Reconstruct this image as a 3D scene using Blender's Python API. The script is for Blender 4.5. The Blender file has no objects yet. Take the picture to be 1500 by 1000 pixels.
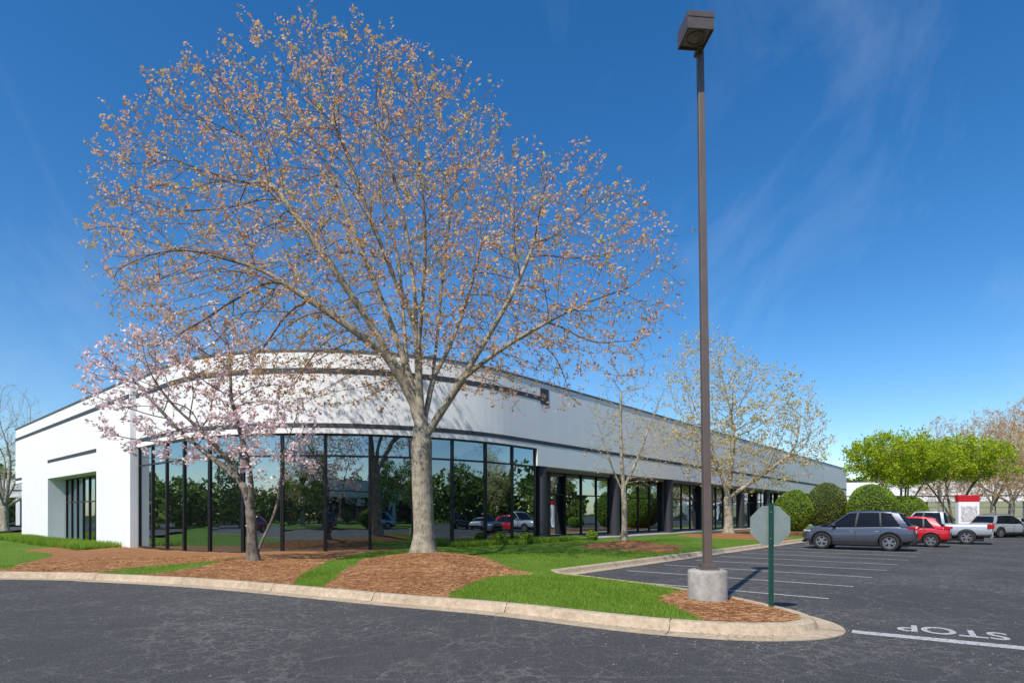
import bpy, bmesh, math, random
import numpy as np
from mathutils import Vector, Matrix, Quaternion
from mathutils.geometry import delaunay_2d_cdt

scene = bpy.context.scene
COL = scene.collection
scene.view_settings.view_transform = 'Standard'
scene.view_settings.look = 'None'
scene.view_settings.exposure = 0
rad = math.radians

# ------------------------------------------------------------------ materials
def new_mat(name):
    m = bpy.data.materials.new(name); m.use_nodes = True
    nt = m.node_tree
    return m, nt, nt.nodes['Principled BSDF'], nt.nodes['Material Output']

def nd(nt, typ, **kw):
    n = nt.nodes.new(typ)
    for k, v in kw.items():
        if k.startswith('i_'):
            n.inputs[k[2:].replace('_', ' ')].default_value = v
        else:
            setattr(n, k, v)
    return n

def ramp(nt, fac, stops):
    r = nt.nodes.new('ShaderNodeValToRGB')
    el = r.color_ramp.elements
    while len(el) < len(stops): el.new(0.5)
    for e, (p, c) in zip(el, stops):
        e.position = p
        e.color = (c[0], c[1], c[2], 1) if hasattr(c, '__len__') else (c, c, c, 1)
    nt.links.new(fac, r.inputs['Fac'])
    return r.outputs['Color']

def mixc(nt, fac, a, b, mode='MIX'):
    m = nt.nodes.new('ShaderNodeMix'); m.data_type = 'RGBA'; m.blend_type = mode
    for sock, v in ((m.inputs[0], fac), (m.inputs[6], a), (m.inputs[7], b)):
        if isinstance(v, bpy.types.NodeSocket): nt.links.new(v, sock)
        elif hasattr(v, '__len__'): sock.default_value = (v[0], v[1], v[2], 1)
        else: sock.default_value = v
    return m.outputs[2]

def noise(nt, scale, detail=4, rough=.55, vec=None, dist=0):
    n = nd(nt, 'ShaderNodeTexNoise')
    n.inputs['Scale'].default_value = scale; n.inputs['Detail'].default_value = detail
    n.inputs['Roughness'].default_value = rough; n.inputs['Distortion'].default_value = dist
    if vec is not None: nt.links.new(vec, n.inputs['Vector'])
    return n.outputs['Fac']

def coord(nt, scale=(1, 1, 1), kind='Object'):
    t = nd(nt, 'ShaderNodeTexCoord'); m = nd(nt, 'ShaderNodeMapping')
    m.inputs['Scale'].default_value = scale
    nt.links.new(t.outputs[kind], m.inputs['Vector'])
    return m.outputs['Vector']

def bump(nt, b, h, strength=.3, dist=.02):
    n = nd(nt, 'ShaderNodeBump'); n.inputs['Strength'].default_value = strength
    n.inputs['Distance'].default_value = dist
    nt.links.new(h, n.inputs['Height']); nt.links.new(n.outputs['Normal'], b.inputs['Normal'])

def mat_simple(name, c, rough=.6, metal=0, var=.15, scale=6, bmp=0, spec=.5, coat=0):
    m, nt, b, o = new_mat(name)
    v = coord(nt)
    n = noise(nt, scale, 5, .6, v)
    c2 = tuple(x * (1 - var) for x in c); c1 = tuple(min(1, x * (1 + var)) for x in c)
    nt.links.new(ramp(nt, n, [(.3, c2), (.7, c1)]), b.inputs['Base Color'])
    b.inputs['Roughness'].default_value = rough; b.inputs['Metallic'].default_value = metal
    b.inputs['Specular IOR Level'].default_value = spec
    b.inputs['Coat Weight'].default_value = coat
    if bmp: bump(nt, b, noise(nt, scale * 6, 4, .6, v), bmp, .01)
    return m

def mat_asphalt():
    m, nt, b, o = new_mat('asphalt')
    v = coord(nt)
    big = noise(nt, .30, 7, .7, v, .6)
    base = ramp(nt, big, [(.3, (.034, .034, .035)), (.5, (.056, .055, .055)), (.70, (.092, .089, .085))])
    med = noise(nt, 7, 6, .75, v)
    base = mixc(nt, .40, base, ramp(nt, med, [(.3, .018), (.5, .056), (.72, .14)]))
    fine = noise(nt, 48, 4, .85, v)
    base = mixc(nt, .5, base, ramp(nt, fine, [(.34, .006), (.5, .05), (.66, .28)]))
    vo = nd(nt, 'ShaderNodeTexVoronoi'); vo.inputs['Scale'].default_value = 15
    nt.links.new(v, vo.inputs['Vector'])
    fl = ramp(nt, vo.outputs['Distance'], [(.06, 1), (.13, 0)])
    flm = ramp(nt, noise(nt, 1.4, 4, .7, v), [(.44, 0), (.60, .85)])
    fmul = nd(nt, 'ShaderNodeMath', operation='MULTIPLY')
    nt.links.new(fl, fmul.inputs[0]); nt.links.new(flm, fmul.inputs[1])
    base = mixc(nt, fmul.outputs[0], base, (.30, .28, .25))
    wn = nd(nt, 'ShaderNodeTexNoise'); wn.inputs['Scale'].default_value = 2.4; wn.inputs['Detail'].default_value = 8; wn.inputs['Roughness'].default_value = .7
    nt.links.new(v, wn.inputs['Vector'])
    wm = nd(nt, 'ShaderNodeVectorMath', operation='SCALE'); wm.inputs['Scale'].default_value = .5
    nt.links.new(wn.outputs['Color'], wm.inputs[0])
    wa = nd(nt, 'ShaderNodeVectorMath', operation='ADD')
    nt.links.new(v, wa.inputs[0]); nt.links.new(wm.outputs[0], wa.inputs[1])
    def cracks(scale, width, thr, ms, amt):
        vo = nd(nt, 'ShaderNodeTexVoronoi', feature='DISTANCE_TO_EDGE'); vo.inputs['Scale'].default_value = scale
        nt.links.new(wa.outputs[0], vo.inputs['Vector'])
        c = ramp(nt, vo.outputs['Distance'], [(0, amt), (width, 0)])
        mk = ramp(nt, noise(nt, ms, 6, .75, v), [(thr, 0), (thr + .12, 1)])
        mm = nd(nt, 'ShaderNodeMath', operation='MULTIPLY')
        nt.links.new(c, mm.inputs[0]); nt.links.new(mk, mm.inputs[1])
        return mm.outputs[0]
    base = mixc(nt, cracks(4.4, .062, .455, .30, .85), base, (.20, .19, .17))
    base = mixc(nt, cracks(1.1, .015, .42, .45, .75), base, (.19, .18, .16))
    base = mixc(nt, cracks(.27, .004, .34, .2, .8), base, (.15, .14, .13))
    nt.links.new(base, b.inputs['Base Color'])
    b.inputs['Roughness'].default_value = .88
    b.inputs['Specular IOR Level'].default_value = .25
    bump(nt, b, fine, .7, .012)
    return m

def mat_wall():
    m, nt, b, o = new_mat('painted_wall')
    v = coord(nt)
    n = noise(nt, .8, 5, .6, v)
    base = ramp(nt, n, [(.3, (.78, .78, .78)), (.7, (.83, .83, .825))])
    vs = coord(nt, (3, 3, .12))
    st = ramp(nt, noise(nt, 1.5, 5, .7, vs), [(.5, 0), (.75, .16)])
    base = mixc(nt, st, base, (.57, .57, .56))
    nt.links.new(base, b.inputs['Base Color'])
    b.inputs['Roughness'].default_value = .85
    b.inputs['Specular IOR Level'].default_value = .2
    bump(nt, b, noise(nt, 14, 6, .75, v), .35, .03)
    return m

def mat_glass(name='tinted_glass', tint=(.68, .80, .86), lo=.40, hi=.94):
    m, nt, b, o = new_mat(name)
    nt.nodes.remove(b)
    lw = nd(nt, 'ShaderNodeLayerWeight'); lw.inputs['Blend'].default_value = .3
    mr = nd(nt, 'ShaderNodeMapRange')
    mr.inputs['To Min'].default_value = lo; mr.inputs['To Max'].default_value = hi
    nt.links.new(lw.outputs['Facing'], mr.inputs['Value'])
    d = nd(nt, 'ShaderNodeBsdfDiffuse'); d.inputs['Color'].default_value = (.008, .010, .012, 1)
    g = nd(nt, 'ShaderNodeBsdfGlossy'); g.inputs['Color'].default_value = (*tint, 1); g.inputs['Roughness'].default_value = .012
    v = coord(nt)
    bp = nd(nt, 'ShaderNodeBump'); bp.inputs['Strength'].default_value = .06; bp.inputs['Distance'].default_value = .03
    nt.links.new(noise(nt, .9, 2, .5, v), bp.inputs['Height'])
    nt.links.new(bp.outputs['Normal'], g.inputs['Normal'])
    mx = nd(nt, 'ShaderNodeMixShader')
    nt.links.new(mr.outputs[0], mx.inputs[0]); nt.links.new(d.outputs[0], mx.inputs[1]); nt.links.new(g.outputs[0], mx.inputs[2])
    nt.links.new(mx.outputs[0], o.inputs['Surface'])
    return m

def mat_leaf(name, stops, transl=.35):
    m, nt, b, o = new_mat(name)
    nt.nodes.remove(b)
    g = nd(nt, 'ShaderNodeNewGeometry')
    v = coord(nt)
    big = noise(nt, .9, 3, .6, v)
    mm = nd(nt, 'ShaderNodeMath', operation='MULTIPLY_ADD')
    mm.inputs[1].default_value = .65; mm.inputs[2].default_value = -.10
    nt.links.new(g.outputs['Random Per Island'], mm.inputs[0])
    ad = nd(nt, 'ShaderNodeMath', operation='MULTIPLY_ADD'); ad.inputs[1].default_value = .75
    nt.links.new(big, ad.inputs[0]); nt.links.new(mm.outputs[0], ad.inputs[2])
    c = ramp(nt, ad.outputs[0], stops)
    d = nd(nt, 'ShaderNodeBsdfDiffuse'); t = nd(nt, 'ShaderNodeBsdfTranslucent')
    nt.links.new(c, d.inputs['Color']); nt.links.new(c, t.inputs['Color'])
    mx = nd(nt, 'ShaderNodeMixShader'); mx.inputs[0].default_value = transl
    nt.links.new(d.outputs[0], mx.inputs[1]); nt.links.new(t.outputs[0], mx.inputs[2])
    nt.links.new(mx.outputs[0], o.inputs['Surface'])
    return m

def mat_bark(name, dark, light, pale=1.35):
    m, nt, b, o = new_mat(name)
    v = coord(nt, (1, 1, .25))
    n = noise(nt, 18, 6, .72, v, .6)
    v2 = coord(nt)
    l = noise(nt, 3.2, 6, .75, v2)
    base = ramp(nt, n, [(.34, dark), (.60, light)])
    base = mixc(nt, ramp(nt, l, [(.46, 0), (.58, .8)]), base, (light[0] * pale, light[1] * pale * 1.02, light[2] * pale * .98))
    nt.links.new(base, b.inputs['Base Color'])
    b.inputs['Roughness'].default_value = .9
    b.inputs['Specular IOR Level'].default_value = .15
    bump(nt, b, n, .9, .05)
    return m

def mat_ground(name, stops, scale, bmp=.6, dist=.03, scale2=1.0, dark=(.5, .5, .5)):
    m, nt, b, o = new_mat(name)
    v = coord(nt)
    n = noise(nt, scale, 6, .75, v, .4)
    base = ramp(nt, n, stops)
    base = mixc(nt, ramp(nt, noise(nt, scale2, 4, .6, v), [(.35, .55), (.65, 0)]), base,
                mixc(nt, 1, base, dark, 'MULTIPLY'))
    nt.links.new(base, b.inputs['Base Color'])
    b.inputs['Roughness'].default_value = .95; b.inputs['Specular IOR Level'].default_value = .1
    bump(nt, b, n, bmp, dist)
    return m

def mat_worn_paint():
    m, nt, b, o = new_mat('worn_road_paint')
    v = coord(nt)
    n = noise(nt, 20, 7, .85, v)
    nt.links.new(ramp(nt, n, [(.40, (.08, .08, .08)), (.49, (.42, .42, .41)), (.62, (.62, .62, .60))]), b.inputs['Base Color'])
    b.inputs['Roughness'].default_value = .8
    return m

M_ASPH = mat_asphalt(); M_WALL = mat_wall(); M_GLASS = mat_glass()
M_CGLASS = mat_glass('car_glass', (.5, .55, .6), .03, .28)
M_FRAME = mat_simple('black_window_frame', (.018, .018, .020), .35, .3)
M_STRIPE = mat_simple('dark_trim_paint', (.045, .045, .052), .6)
M_CAP = mat_simple('metal_coping', (.10, .10, .11), .5, .3)
M_ROOF = mat_simple('roof_membrane', (.35, .35, .35), .9)
M_COLUMN = mat_simple('dark_column_paint', (.035, .035, .042), .5)
M_SOFFIT = mat_simple('soffit_paint', (.35, .36, .38), .8)
M_KERB = mat_ground('concrete_kerb', [(.3, (.36, .28, .195)), (.55, (.53, .43, .31)), (.75, (.64, .54, .41))], 9, .35, .01, 1.3, (.66, .63, .6))
M_CONC = mat_ground('concrete', [(.3, (.30, .285, .26)), (.6, (.45, .43, .395)), (.8, (.55, .53, .49))], 7, .4, .01, 2.5, (.62, .6, .58))
M_GRASS = mat_ground('grass_turf', [(.3, (.055, .105, .012)), (.55, (.125, .215, .028)), (.8, (.22, .31, .06))], 40, .6, .03, .7, (.70, .74, .6))
M_FIELD = mat_ground('ground_field', [(.3, (.035, .06, .015)), (.6, (.07, .11, .03))], 3, .5, .04, .05)
M_MULCH = mat_ground('pine_straw_bed', [(.28, (.12, .052, .022)), (.5, (.31, .15, .066)), (.72, (.48, .27, .13))], 95, .7, .015, 1.2, (.68, .62, .6))
M_PAINT = mat_worn_paint()
M_BLADE = mat_leaf('grass_blades', [(.15, (.085, .17, .016)), (.5, (.18, .33, .032)), (.9, (.38, .50, .09))], .45)
M_STRAW = mat_leaf('straw_needles', [(.15, (.17, .072, .028)), (.5, (.43, .22, .10)), (.9, (.60, .38, .21))], .1)
M_LITTER = mat_leaf('fallen_bits', [(.15, (.16, .10, .05)), (.5, (.42, .33, .22)), (.9, (.62, .55, .42))], .1)
M_BARK = mat_bark('tree_bark', (.13, .112, .085), (.37, .325, .25), 1.3)
M_BARKT = mat_bark('twig_bark', (.12, .092, .068), (.25, .19, .145), 1.2)
M_BARK2 = mat_bark('dark_bark', (.06, .047, .038), (.22, .18, .15))
M_BUD = mat_leaf('spring_buds', [(.12, (.46, .19, .11)), (.36, (.74, .39, .25)), (.64, (.82, .54, .36)), (.82, (.66, .54, .22)), (.99, (.40, .45, .11))], .42)
M_PINK = mat_leaf('pink_blossom', [(.1, (.64, .36, .38)), (.4, (.86, .64, .64)), (.8, (.93, .83, .82))], .35)
M_TAN = mat_leaf('tan_spring_leaves', [(.1, (.46, .30, .12)), (.5, (.68, .50, .22)), (.9, (.62, .58, .20))], .4)
M_TAN2 = mat_leaf('orange_tan_spring_leaves', [(.1, (.44, .22, .10)), (.5, (.62, .38, .18)), (.9, (.60, .46, .20))], .35)
M_LIME = mat_leaf('lime_leaves', [(.1, (.17, .25, .012)), (.45, (.33, .45, .02)), (.9, (.56, .64, .06))], .5)
M_WOOD = mat_leaf('woodland_leaves', [(.15, (.04, .075, .013)), (.5, (.11, .19, .03)), (.8, (.28, .36, .06)), (1, (.42, .34, .15))], .5)
M_BUSH = mat_leaf('boxwood_leaves', [(.1, (.09, .15, .017)), (.5, (.19, .30, .035)), (.9, (.33, .45, .07))], .35)
M_BUSH2 = mat_leaf('holly_leaves', [(.1, (.06, .09, .025)), (.5, (.13, .19, .04)), (.9, (.30, .32, .10))], .35)
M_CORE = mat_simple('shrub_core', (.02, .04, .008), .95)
M_POLE = mat_simple('bronze_pole_paint', (.135, .102, .088), .45, .1, .12, 3)
M_LENS = mat_simple('lamp_lens', (.16, .15, .12), .15, .0, .3, 12)
M_LAMPD = mat_simple('lamp_housing_paint', (.095, .076, .068), .45, .1)
M_SIGNB = mat_simple('bare_sign_metal', (.36, .42, .38), .42, .55, .10, 8)
M_GPOST = mat_simple('green_sign_post', (.012, .075, .055), .5, .2)
M_RED = mat_simple('red_sign_face', (.5, .015, .02), .4)
M_WHITE = mat_simple('white_lettering', (.8, .8, .8), .5, 0, .03)
M_TYRE = mat_simple('tyre_rubber', (.018, .018, .019), .85)
M_RIM = mat_simple('alloy_rim', (.45, .46, .48), .3, .8, .05)
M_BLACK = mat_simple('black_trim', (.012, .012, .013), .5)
M_TAIL = mat_simple('tail_lamp', (.42, .01, .01), .15, 0, .1)
M_HEAD = mat_simple('head_lamp', (.7, .72, .75), .08, .4, .05)
M_PLATE = mat_simple('licence_plate_blank', (.6, .62, .65), .5)
def car_paint(name, c): return mat_simple(name, c, .25, .35, .03, 3, 0, .6, 1.0)
P_GREY = car_paint('slate_car_paint', (.075, .085, .115)); P_RED = car_paint('red_car_paint', (.66, .010, .02))
P_SILV = car_paint('silver_car_paint', (.46, .48, .51)); P_WHITE = car_paint('white_car_paint', (.70, .70, .70))

# ------------------------------------------------------------------ helpers
def link(o, parent=None):
    COL.objects.link(o)
    if parent is not None: o.parent = parent
    return o

def obj_np(name, verts, faces, mat, parent=None, smooth=False):
    me = bpy.data.meshes.new(name)
    if isinstance(faces, np.ndarray):
        n, k = faces.shape
        me.vertices.add(len(verts)); me.vertices.foreach_set('co', np.asarray(verts, dtype=np.float32).ravel())
        me.loops.add(n * k); me.loops.foreach_set('vertex_index', faces.astype(np.int32).ravel())
        me.polygons.add(n); me.polygons.foreach_set('loop_start', np.arange(0, n * k, k, dtype=np.int32))
        me.polygons.foreach_set('loop_total', np.full(n, k, dtype=np.int32))
        me.update(calc_edges=True); me.validate()
    else:
        me.from_pydata([tuple(v) for v in verts], [], faces); me.update()
    if smooth: me.polygons.foreach_set('use_smooth', [True] * len(me.polygons))
    me.materials.append(mat)
    return link(bpy.data.objects.new(name, me), parent)

class MB:
    def __init__(s): s.v = []; s.f = []
    def add(s, vs, fs):
        b = len(s.v); s.v += [tuple(v) for v in vs]; s.f += [tuple(i + b for i in f) for f in fs]
    def box(s, c, size, rot=None):
        hx, hy, hz = size[0] / 2, size[1] / 2, size[2] / 2
        vs = [Vector((x, y, z)) for x in (-hx, hx) for y in (-hy, hy) for z in (-hz, hz)]
        if rot is not None: vs = [rot @ v for v in vs]
        vs = [v + Vector(c) for v in vs]
        s.add(vs, [(0, 1, 3, 2), (4, 6, 7, 5), (0, 4, 5, 1), (2, 3, 7, 6), (0, 2, 6, 4), (1, 5, 7, 3)])
    def prism(s, pts, z0, z1):
        n = len(pts)
        s.add([(p[0], p[1], z0) for p in pts] + [(p[0], p[1], z1) for p in pts],
              [tuple(range(n))[::-1], tuple(range(n, 2 * n))] + [(i, (i + 1) % n, n + (i + 1) % n, n + i) for i in range(n)])
    def cyl(s, c, r0, r1, h, n=24, axis='Z', cap=True):
        vs = []
        for k, (r, z) in enumerate(((r0, 0), (r1, h))):
            for i in range(n):
                a = 2 * math.pi * i / n
                p = (r * math.cos(a), r * math.sin(a), z)
                if axis == 'Y': p = (p[0], p[2], p[1])
                if axis == 'X': p = (p[2], p[0], p[1])
                vs.append((p[0] + c[0], p[1] + c[1], p[2] + c[2]))
        fs = [(i, (i + 1) % n, n + (i + 1) % n, n + i) for i in range(n)]
        if cap: fs += [tuple(range(n))[::-1], tuple(range(n, 2 * n))]
        s.add(vs, fs)
    def lathe(s, prof, n=28, axis='Y', c=(0, 0, 0), closed=True):
        vs = []; m = len(prof)
        for i in range(n):
            a = 2 * math.pi * i / n
            for r, h in prof:
                if axis == 'Y': p = (r * math.cos(a), h, r * math.sin(a))
                else: p = (r * math.cos(a), r * math.sin(a), h)
                vs.append((p[0] + c[0], p[1] + c[1], p[2] + c[2]))
        fs = []
        for i in range(n):
            j = (i + 1) % n
            for k in range(m if closed else m - 1):
                l = (k + 1) % m
                fs.append((i * m + k, j * m + k, j * m + l, i * m + l))
        s.add(vs, fs)
    def obj(s, name, mat, parent=None, smooth=False, bevel=0, fix=True, sharp=None):
        me = bpy.data.meshes.new(name); me.from_pydata(s.v, [], s.f); me.update()
        bm = bmesh.new(); bm.from_mesh(me)
        if fix: bmesh.ops.recalc_face_normals(bm, faces=bm.faces)
        if bevel:
            bmesh.ops.bevel(bm, geom=[e for e in bm.edges if len(e.link_faces) == 2 and e.calc_face_angle(0) > .6],
                            offset=bevel, segments=2, profile=.6, affect='EDGES')
        bm.to_mesh(me); bm.free()
        if smooth or sharp: me.polygons.foreach_set('use_smooth', [True] * len(me.polygons))
        if sharp: me.set_sharp_from_angle(angle=rad(sharp))
        me.materials.append(mat)
        return link(bpy.data.objects.new(name, me), parent)

def empty(name, loc=(0, 0, 0), rz=0, label=None, category=None, group=None):
    o = bpy.data.objects.new(name, None); o.location = loc; o.rotation_euler = (0, 0, rz); o.empty_display_size = .3
    link(o)
    tag(o, label, category, group)
    return o

def tag(o, label=None, category=None, group=None, kind=None):
    if label: o['label'] = label
    if category: o['category'] = category
    if group: o['group'] = group
    if kind: o['kind'] = kind
    return o

def copy_tree(root, loc, rz=0, scale=1.0, skip=(), crown_mat=None):
    r = root.copy(); COL.objects.link(r); r.location = loc; r.rotation_euler = (0, 0, rz); r.scale = (scale,) * 3
    def rec(src, dst):
        for c in list(src.children):
            if c.name.split('.')[0] in skip: continue
            n = c.copy(); COL.objects.link(n); n.parent = dst; n.matrix_parent_inverse = c.matrix_parent_inverse.copy()
            if crown_mat is not None and c.name.split('.')[0] == 'crown':
                n.material_slots[0].link = 'OBJECT'; n.material_slots[0].material = crown_mat
            rec(c, n)
    rec(root, r)
    return r

def inpoly(P, poly):
    P = np.atleast_2d(P); x, y = P[:, 0], P[:, 1]; r = np.zeros(len(P), bool)
    n = len(poly); j = n - 1
    for i in range(n):
        xi, yi = poly[i]; xj, yj = poly[j]
        if yi != yj:
            c = ((yi > y) != (yj > y)) & (x < (xj - xi) * (y - yi) / (yj - yi) + xi)
            r ^= c
        j = i
    return r

def distpoly(P, line):
    P = np.atleast_2d(P).astype(float); best = np.full(len(P), 1e9)
    for a, b in zip(line[:-1], line[1:]):
        a = np.array(a); b = np.array(b); d = b - a; L = (d @ d) + 1e-12
        t = np.clip(((P - a) @ d) / L, 0, 1)
        best = np.minimum(best, np.linalg.norm(P - (a + t[:, None] * d), axis=1))
    return best

def catmull(pts, n=6, closed=False):
    pts = [np.array(p, float) for p in pts]; out = []
    N = len(pts); rng = range(N) if closed else range(N - 1)
    for i in rng:
        if closed: p0, p1, p2, p3 = pts[i - 1], pts[i], pts[(i + 1) % N], pts[(i + 2) % N]
        else: p0, p1, p2, p3 = pts[max(i - 1, 0)], pts[i], pts[i + 1], pts[min(i + 2, N - 1)]
        for k in range(n):
            t = k / n
            out.append(.5 * ((2 * p1) + (-p0 + p2) * t + (2 * p0 - 5 * p1 + 4 * p2 - p3) * t * t + (-p0 + 3 * p1 - 3 * p2 + p3) * t ** 3))
    if not closed: out.append(pts[-1])
    return [tuple(p) for p in out]

# ------------------------------------------------------------------ site frame
RD = np.array([.646, .763]); RD /= np.linalg.norm(RD)
LD = np.array([-RD[1], RD[0]])
C0 = np.array([-7.9, 21.0]); RC = 12.0
S_ARC0, ARC = 34.0, RC * math.pi / 2
S_ARC1 = S_ARC0 + ARC; S_END = S_ARC1 + 85
CC = C0 + RC * (RD + LD)
def path(s, o=0):
    if s < S_ARC0: p = C0 + LD * (46 - s); n = -RD
    elif s < S_ARC1:
        a = (s - S_ARC0) / RC; n = -RD * math.cos(a) - LD * math.sin(a); p = CC + n * RC
    else: p = C0 + RD * (RC + s - S_ARC1); n = -LD
    return p + n * o
def sweep(mb, s0, s1, o0, o1, z0, z1, step=.45):
    ss = [s0]
    for a, b, st in ((0, S_ARC0, 200), (S_ARC0, S_ARC1, step), (S_ARC1, 1e9, 200)):
        lo, hi = max(a, s0), min(b, s1)
        if hi > lo:
            k = max(1, int(math.ceil((hi - lo) / st)))
            ss += [lo + (hi - lo) * (i + 1) / k for i in range(k)]
    vs = []; fs = []
    for s in ss:
        for o, z in ((o0, z0), (o1, z0), (o1, z1), (o0, z1)):
            p = path(s, o); vs.append((p[0], p[1], z))
    for i in range(len(ss) - 1):
        for k in range(4):
            l = (k + 1) % 4
            fs.append((i * 4 + k, i * 4 + l, (i + 1) * 4 + l, (i + 1) * 4 + k))
    fs += [(0, 1, 2, 3), tuple(len(vs) - 4 + k for k in (3, 2, 1, 0))]
    mb.add(vs, fs)

# ------------------------------------------------------------------ the building
bld = empty('office_building', (0, 0, 0), 0,
            'long white office building with curved dark glass corner', 'building')
G0, G1 = 29.5, 55.25
E0, E1 = 11.4, 23.4
mb = MB()
sweep(mb, 0, 2.5, -1, .3, 4.35, 9); sweep(mb, 2.5, E0, -1, .3, -.5, 9)
sweep(mb, E0, E1, -1, .3, 4.35, 9); sweep(mb, E1, G0, -1, .3, -.5, 9)
sweep(mb, G0, G1, -.4, 0, 5.35, 9); sweep(mb, G1, S_END, -.4, 0, 4.4, 9)
A = path(0, 0); D_ = path(S_END, 0); E = D_ + LD * 46
def wallseg(mb, a, b, th, z0, z1):
    d = (b - a) / np.linalg.norm(b - a); n = np.array([-d[1], d[0]]) * th
    mb.prism([a, b, b + n, a + n], z0, z1)
wallseg(mb, path(0, -1), A + RD * 97, -.4, -.5, 9)
wallseg(mb, D_ + LD * .4, D_ + LD * 46, .4, -.5, 9)
wallseg(mb, D_ + LD * 46, A + RD * 97, .35, -.5, 9)
mb.obj('wall', M_WALL, bld)
mb = MB()
pts = [path(0, -.9)] + [path(G0 - .1, -.9)] + [path(S_ARC0 + ARC * k / 16, -.35) for k in range(17)] + [path(S_END - .3, -.35), E + (-RD) * .3, A + RD * 96.8]
mb.prism(pts, 8.3, 8.5); mb.obj('roof', M_ROOF, bld)
mb = MB()
sweep(mb, -.05, G0 + .03, -1.05, .35, 9.0, 9.11); sweep(mb, G0 + .032, S_END + .03, -.43, .05, 9.0, 9.10)
mb.obj('roof_coping', M_CAP, bld)
def stripe(*a):
    mb = MB(); sweep(mb, *a); mb.obj('trim_stripe', M_STRIPE, bld)
stripe(.0, G0 - .15, .1, .318, 8.02, 8.26)
stripe(G0 + .02, 55.5, -.1, .018, 8.02, 8.26); stripe(55.5, 56.25, -.1, .03, 7.85, 8.72)
stripe(G0 + .02, S_END, -.1, .018, 5.60, 5.80)
stripe(E0, E1, .1, .318, 5.5, 5.72); stripe(0, 2.5, .1, .318, 4.6, 4.8)

def window(p0, p1, z0, z1, transoms=(4.4,), fw=.055, depth=.14, parent=bld, name='window'):
    p0 = np.array(p0); p1 = np.array(p1); d = p1 - p0; L = np.linalg.norm(d); d /= L
    ang = math.atan2(d[1], d[0])
    mb = MB()
    H = z1 - z0
    mb.box((fw / 2, 0, H / 2), (fw, depth, H)); mb.box((L - fw / 2, 0, H / 2), (fw, depth, H))
    mb.box((L / 2, 0, .06), (L - 2 * fw, depth * .9, .12)); mb.box((L / 2, 0, H - .04), (L - 2 * fw, depth * .9, .08))
    for t in transoms: mb.box((L / 2, 0, t - z0), (L - 2 * fw, depth * .8, .085))
    f = mb.obj(name, M_FRAME, parent); f.location = (p0[0], p0[1], z0); f.rotation_euler = (0, 0, ang)
    zz = [.12] + [t - z0 for t in transoms] + [H - .08]
    g = MB()
    for a, b in zip(zz[:-1], zz[1:]):
        a2 = a if a == .12 else a + .0425; b2 = b if b == zz[-1] else b - .0425
        tl = random.uniform(-.012, .012)
        vs = [(fw, 0, a2), (L - fw, tl, a2), (L - fw, tl + random.uniform(-.008, .008), b2), (fw, random.uniform(-.008, .008), b2)]
        g.add(vs, [(0, 1, 2, 3)])
    me = bpy.data.meshes.new('pane'); me.from_pydata(g.v, [], g.f); me.update(); me.materials.append(M_GLASS)
    link(bpy.data.objects.new('pane', me), f)
    return f
random.seed(4)
NP = 13
ss = [G0 + .02 + (G1 - G0 - .04) * i / NP for i in range(NP + 1)]
for i, (a, b) in enumerate(zip(ss[:-1], ss[1:])):
    window(path(a, -.16), path(b, -.16), -.12, 5.35, (4.35,), fw=.07)
q0 = path(G1, -.24); q1 = path(G1, -2.55)
window(q0, q1, -.1, 4.4, ())
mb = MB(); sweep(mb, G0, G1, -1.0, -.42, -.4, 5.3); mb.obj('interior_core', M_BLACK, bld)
mb = MB(); sweep(mb, G1 + .05, S_END, -6, -.4, 4.42, 4.6); mb.obj('soffit', M_SOFFIT, bld)
s = G1 + .1; k = 0
while s < S_END - 2.2:
    if k % 4 == 2:
        mb = MB(); sweep(mb, s, s + .45, -2.7, -2.35, -.1, 4.42); mb.obj('pilaster', M_COLUMN, bld); s += .47
    window(path(s, -2.6), path(s + 1.9, -2.6), .18, 4.42, (3.0,)); s += 1.92; k += 1
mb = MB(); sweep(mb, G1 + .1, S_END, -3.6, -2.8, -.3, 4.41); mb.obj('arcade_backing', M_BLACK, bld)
s = G1 + .75
while s < S_END - 1:
    mb = MB(); p = path(s, -.36); mb.cyl((p[0], p[1], -.2), .34, .34, 4.6, 24)
    mb.obj('column', M_COLUMN, bld, sharp=40); s += 8.2
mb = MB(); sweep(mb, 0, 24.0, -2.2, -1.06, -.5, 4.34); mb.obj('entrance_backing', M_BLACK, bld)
s = E0 + .05
for k in range(8): window(path(s, -.85), path(s + 1.47, -.85), -.3, 4.34, (2.6,)); s += 1.485
window(path(.05, -.2), path(2.45, -.2), -.4, 4.34, (2.6,))
# ------------------------------------------------------------------ terrain
KO = catmull([(-75, 21.5), (-50, 19.4), (-30, 17.2), (-13.7, 15.5), (-10.96, 14.95), (-7.22, 13.6), (-2.63, 11.15), (-.355, 10.0), (1.52, 8.72),
              (2.5, 8.22), (3.4, 7.98), (4.2, 8.05), (4.8, 8.4), (5.1, 9.0), (5.12, 9.7), (4.95, 10.5), (4.6, 11.6), (3.8, 13.2), (2.5, 15.0), (1.75, 16.0)], 7)
PC = np.array([1.55, 16.3])
KO += [tuple(PC + RD * t) for t in (.15, 1, 3, 6, 12, 20, 40, 70, 120)]
KO = np.array(KO)
def offset_line(line, o):
    out = []
    for i, p in enumerate(line):
        a = line[max(i - 1, 0)]; b = line[min(i + 1, len(line) - 1)]
        d = b - a; d = d / (np.linalg.norm(d) + 1e-9); out.append(p + np.array([-d[1], d[0]]) * o)
    return np.array(out)
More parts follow.
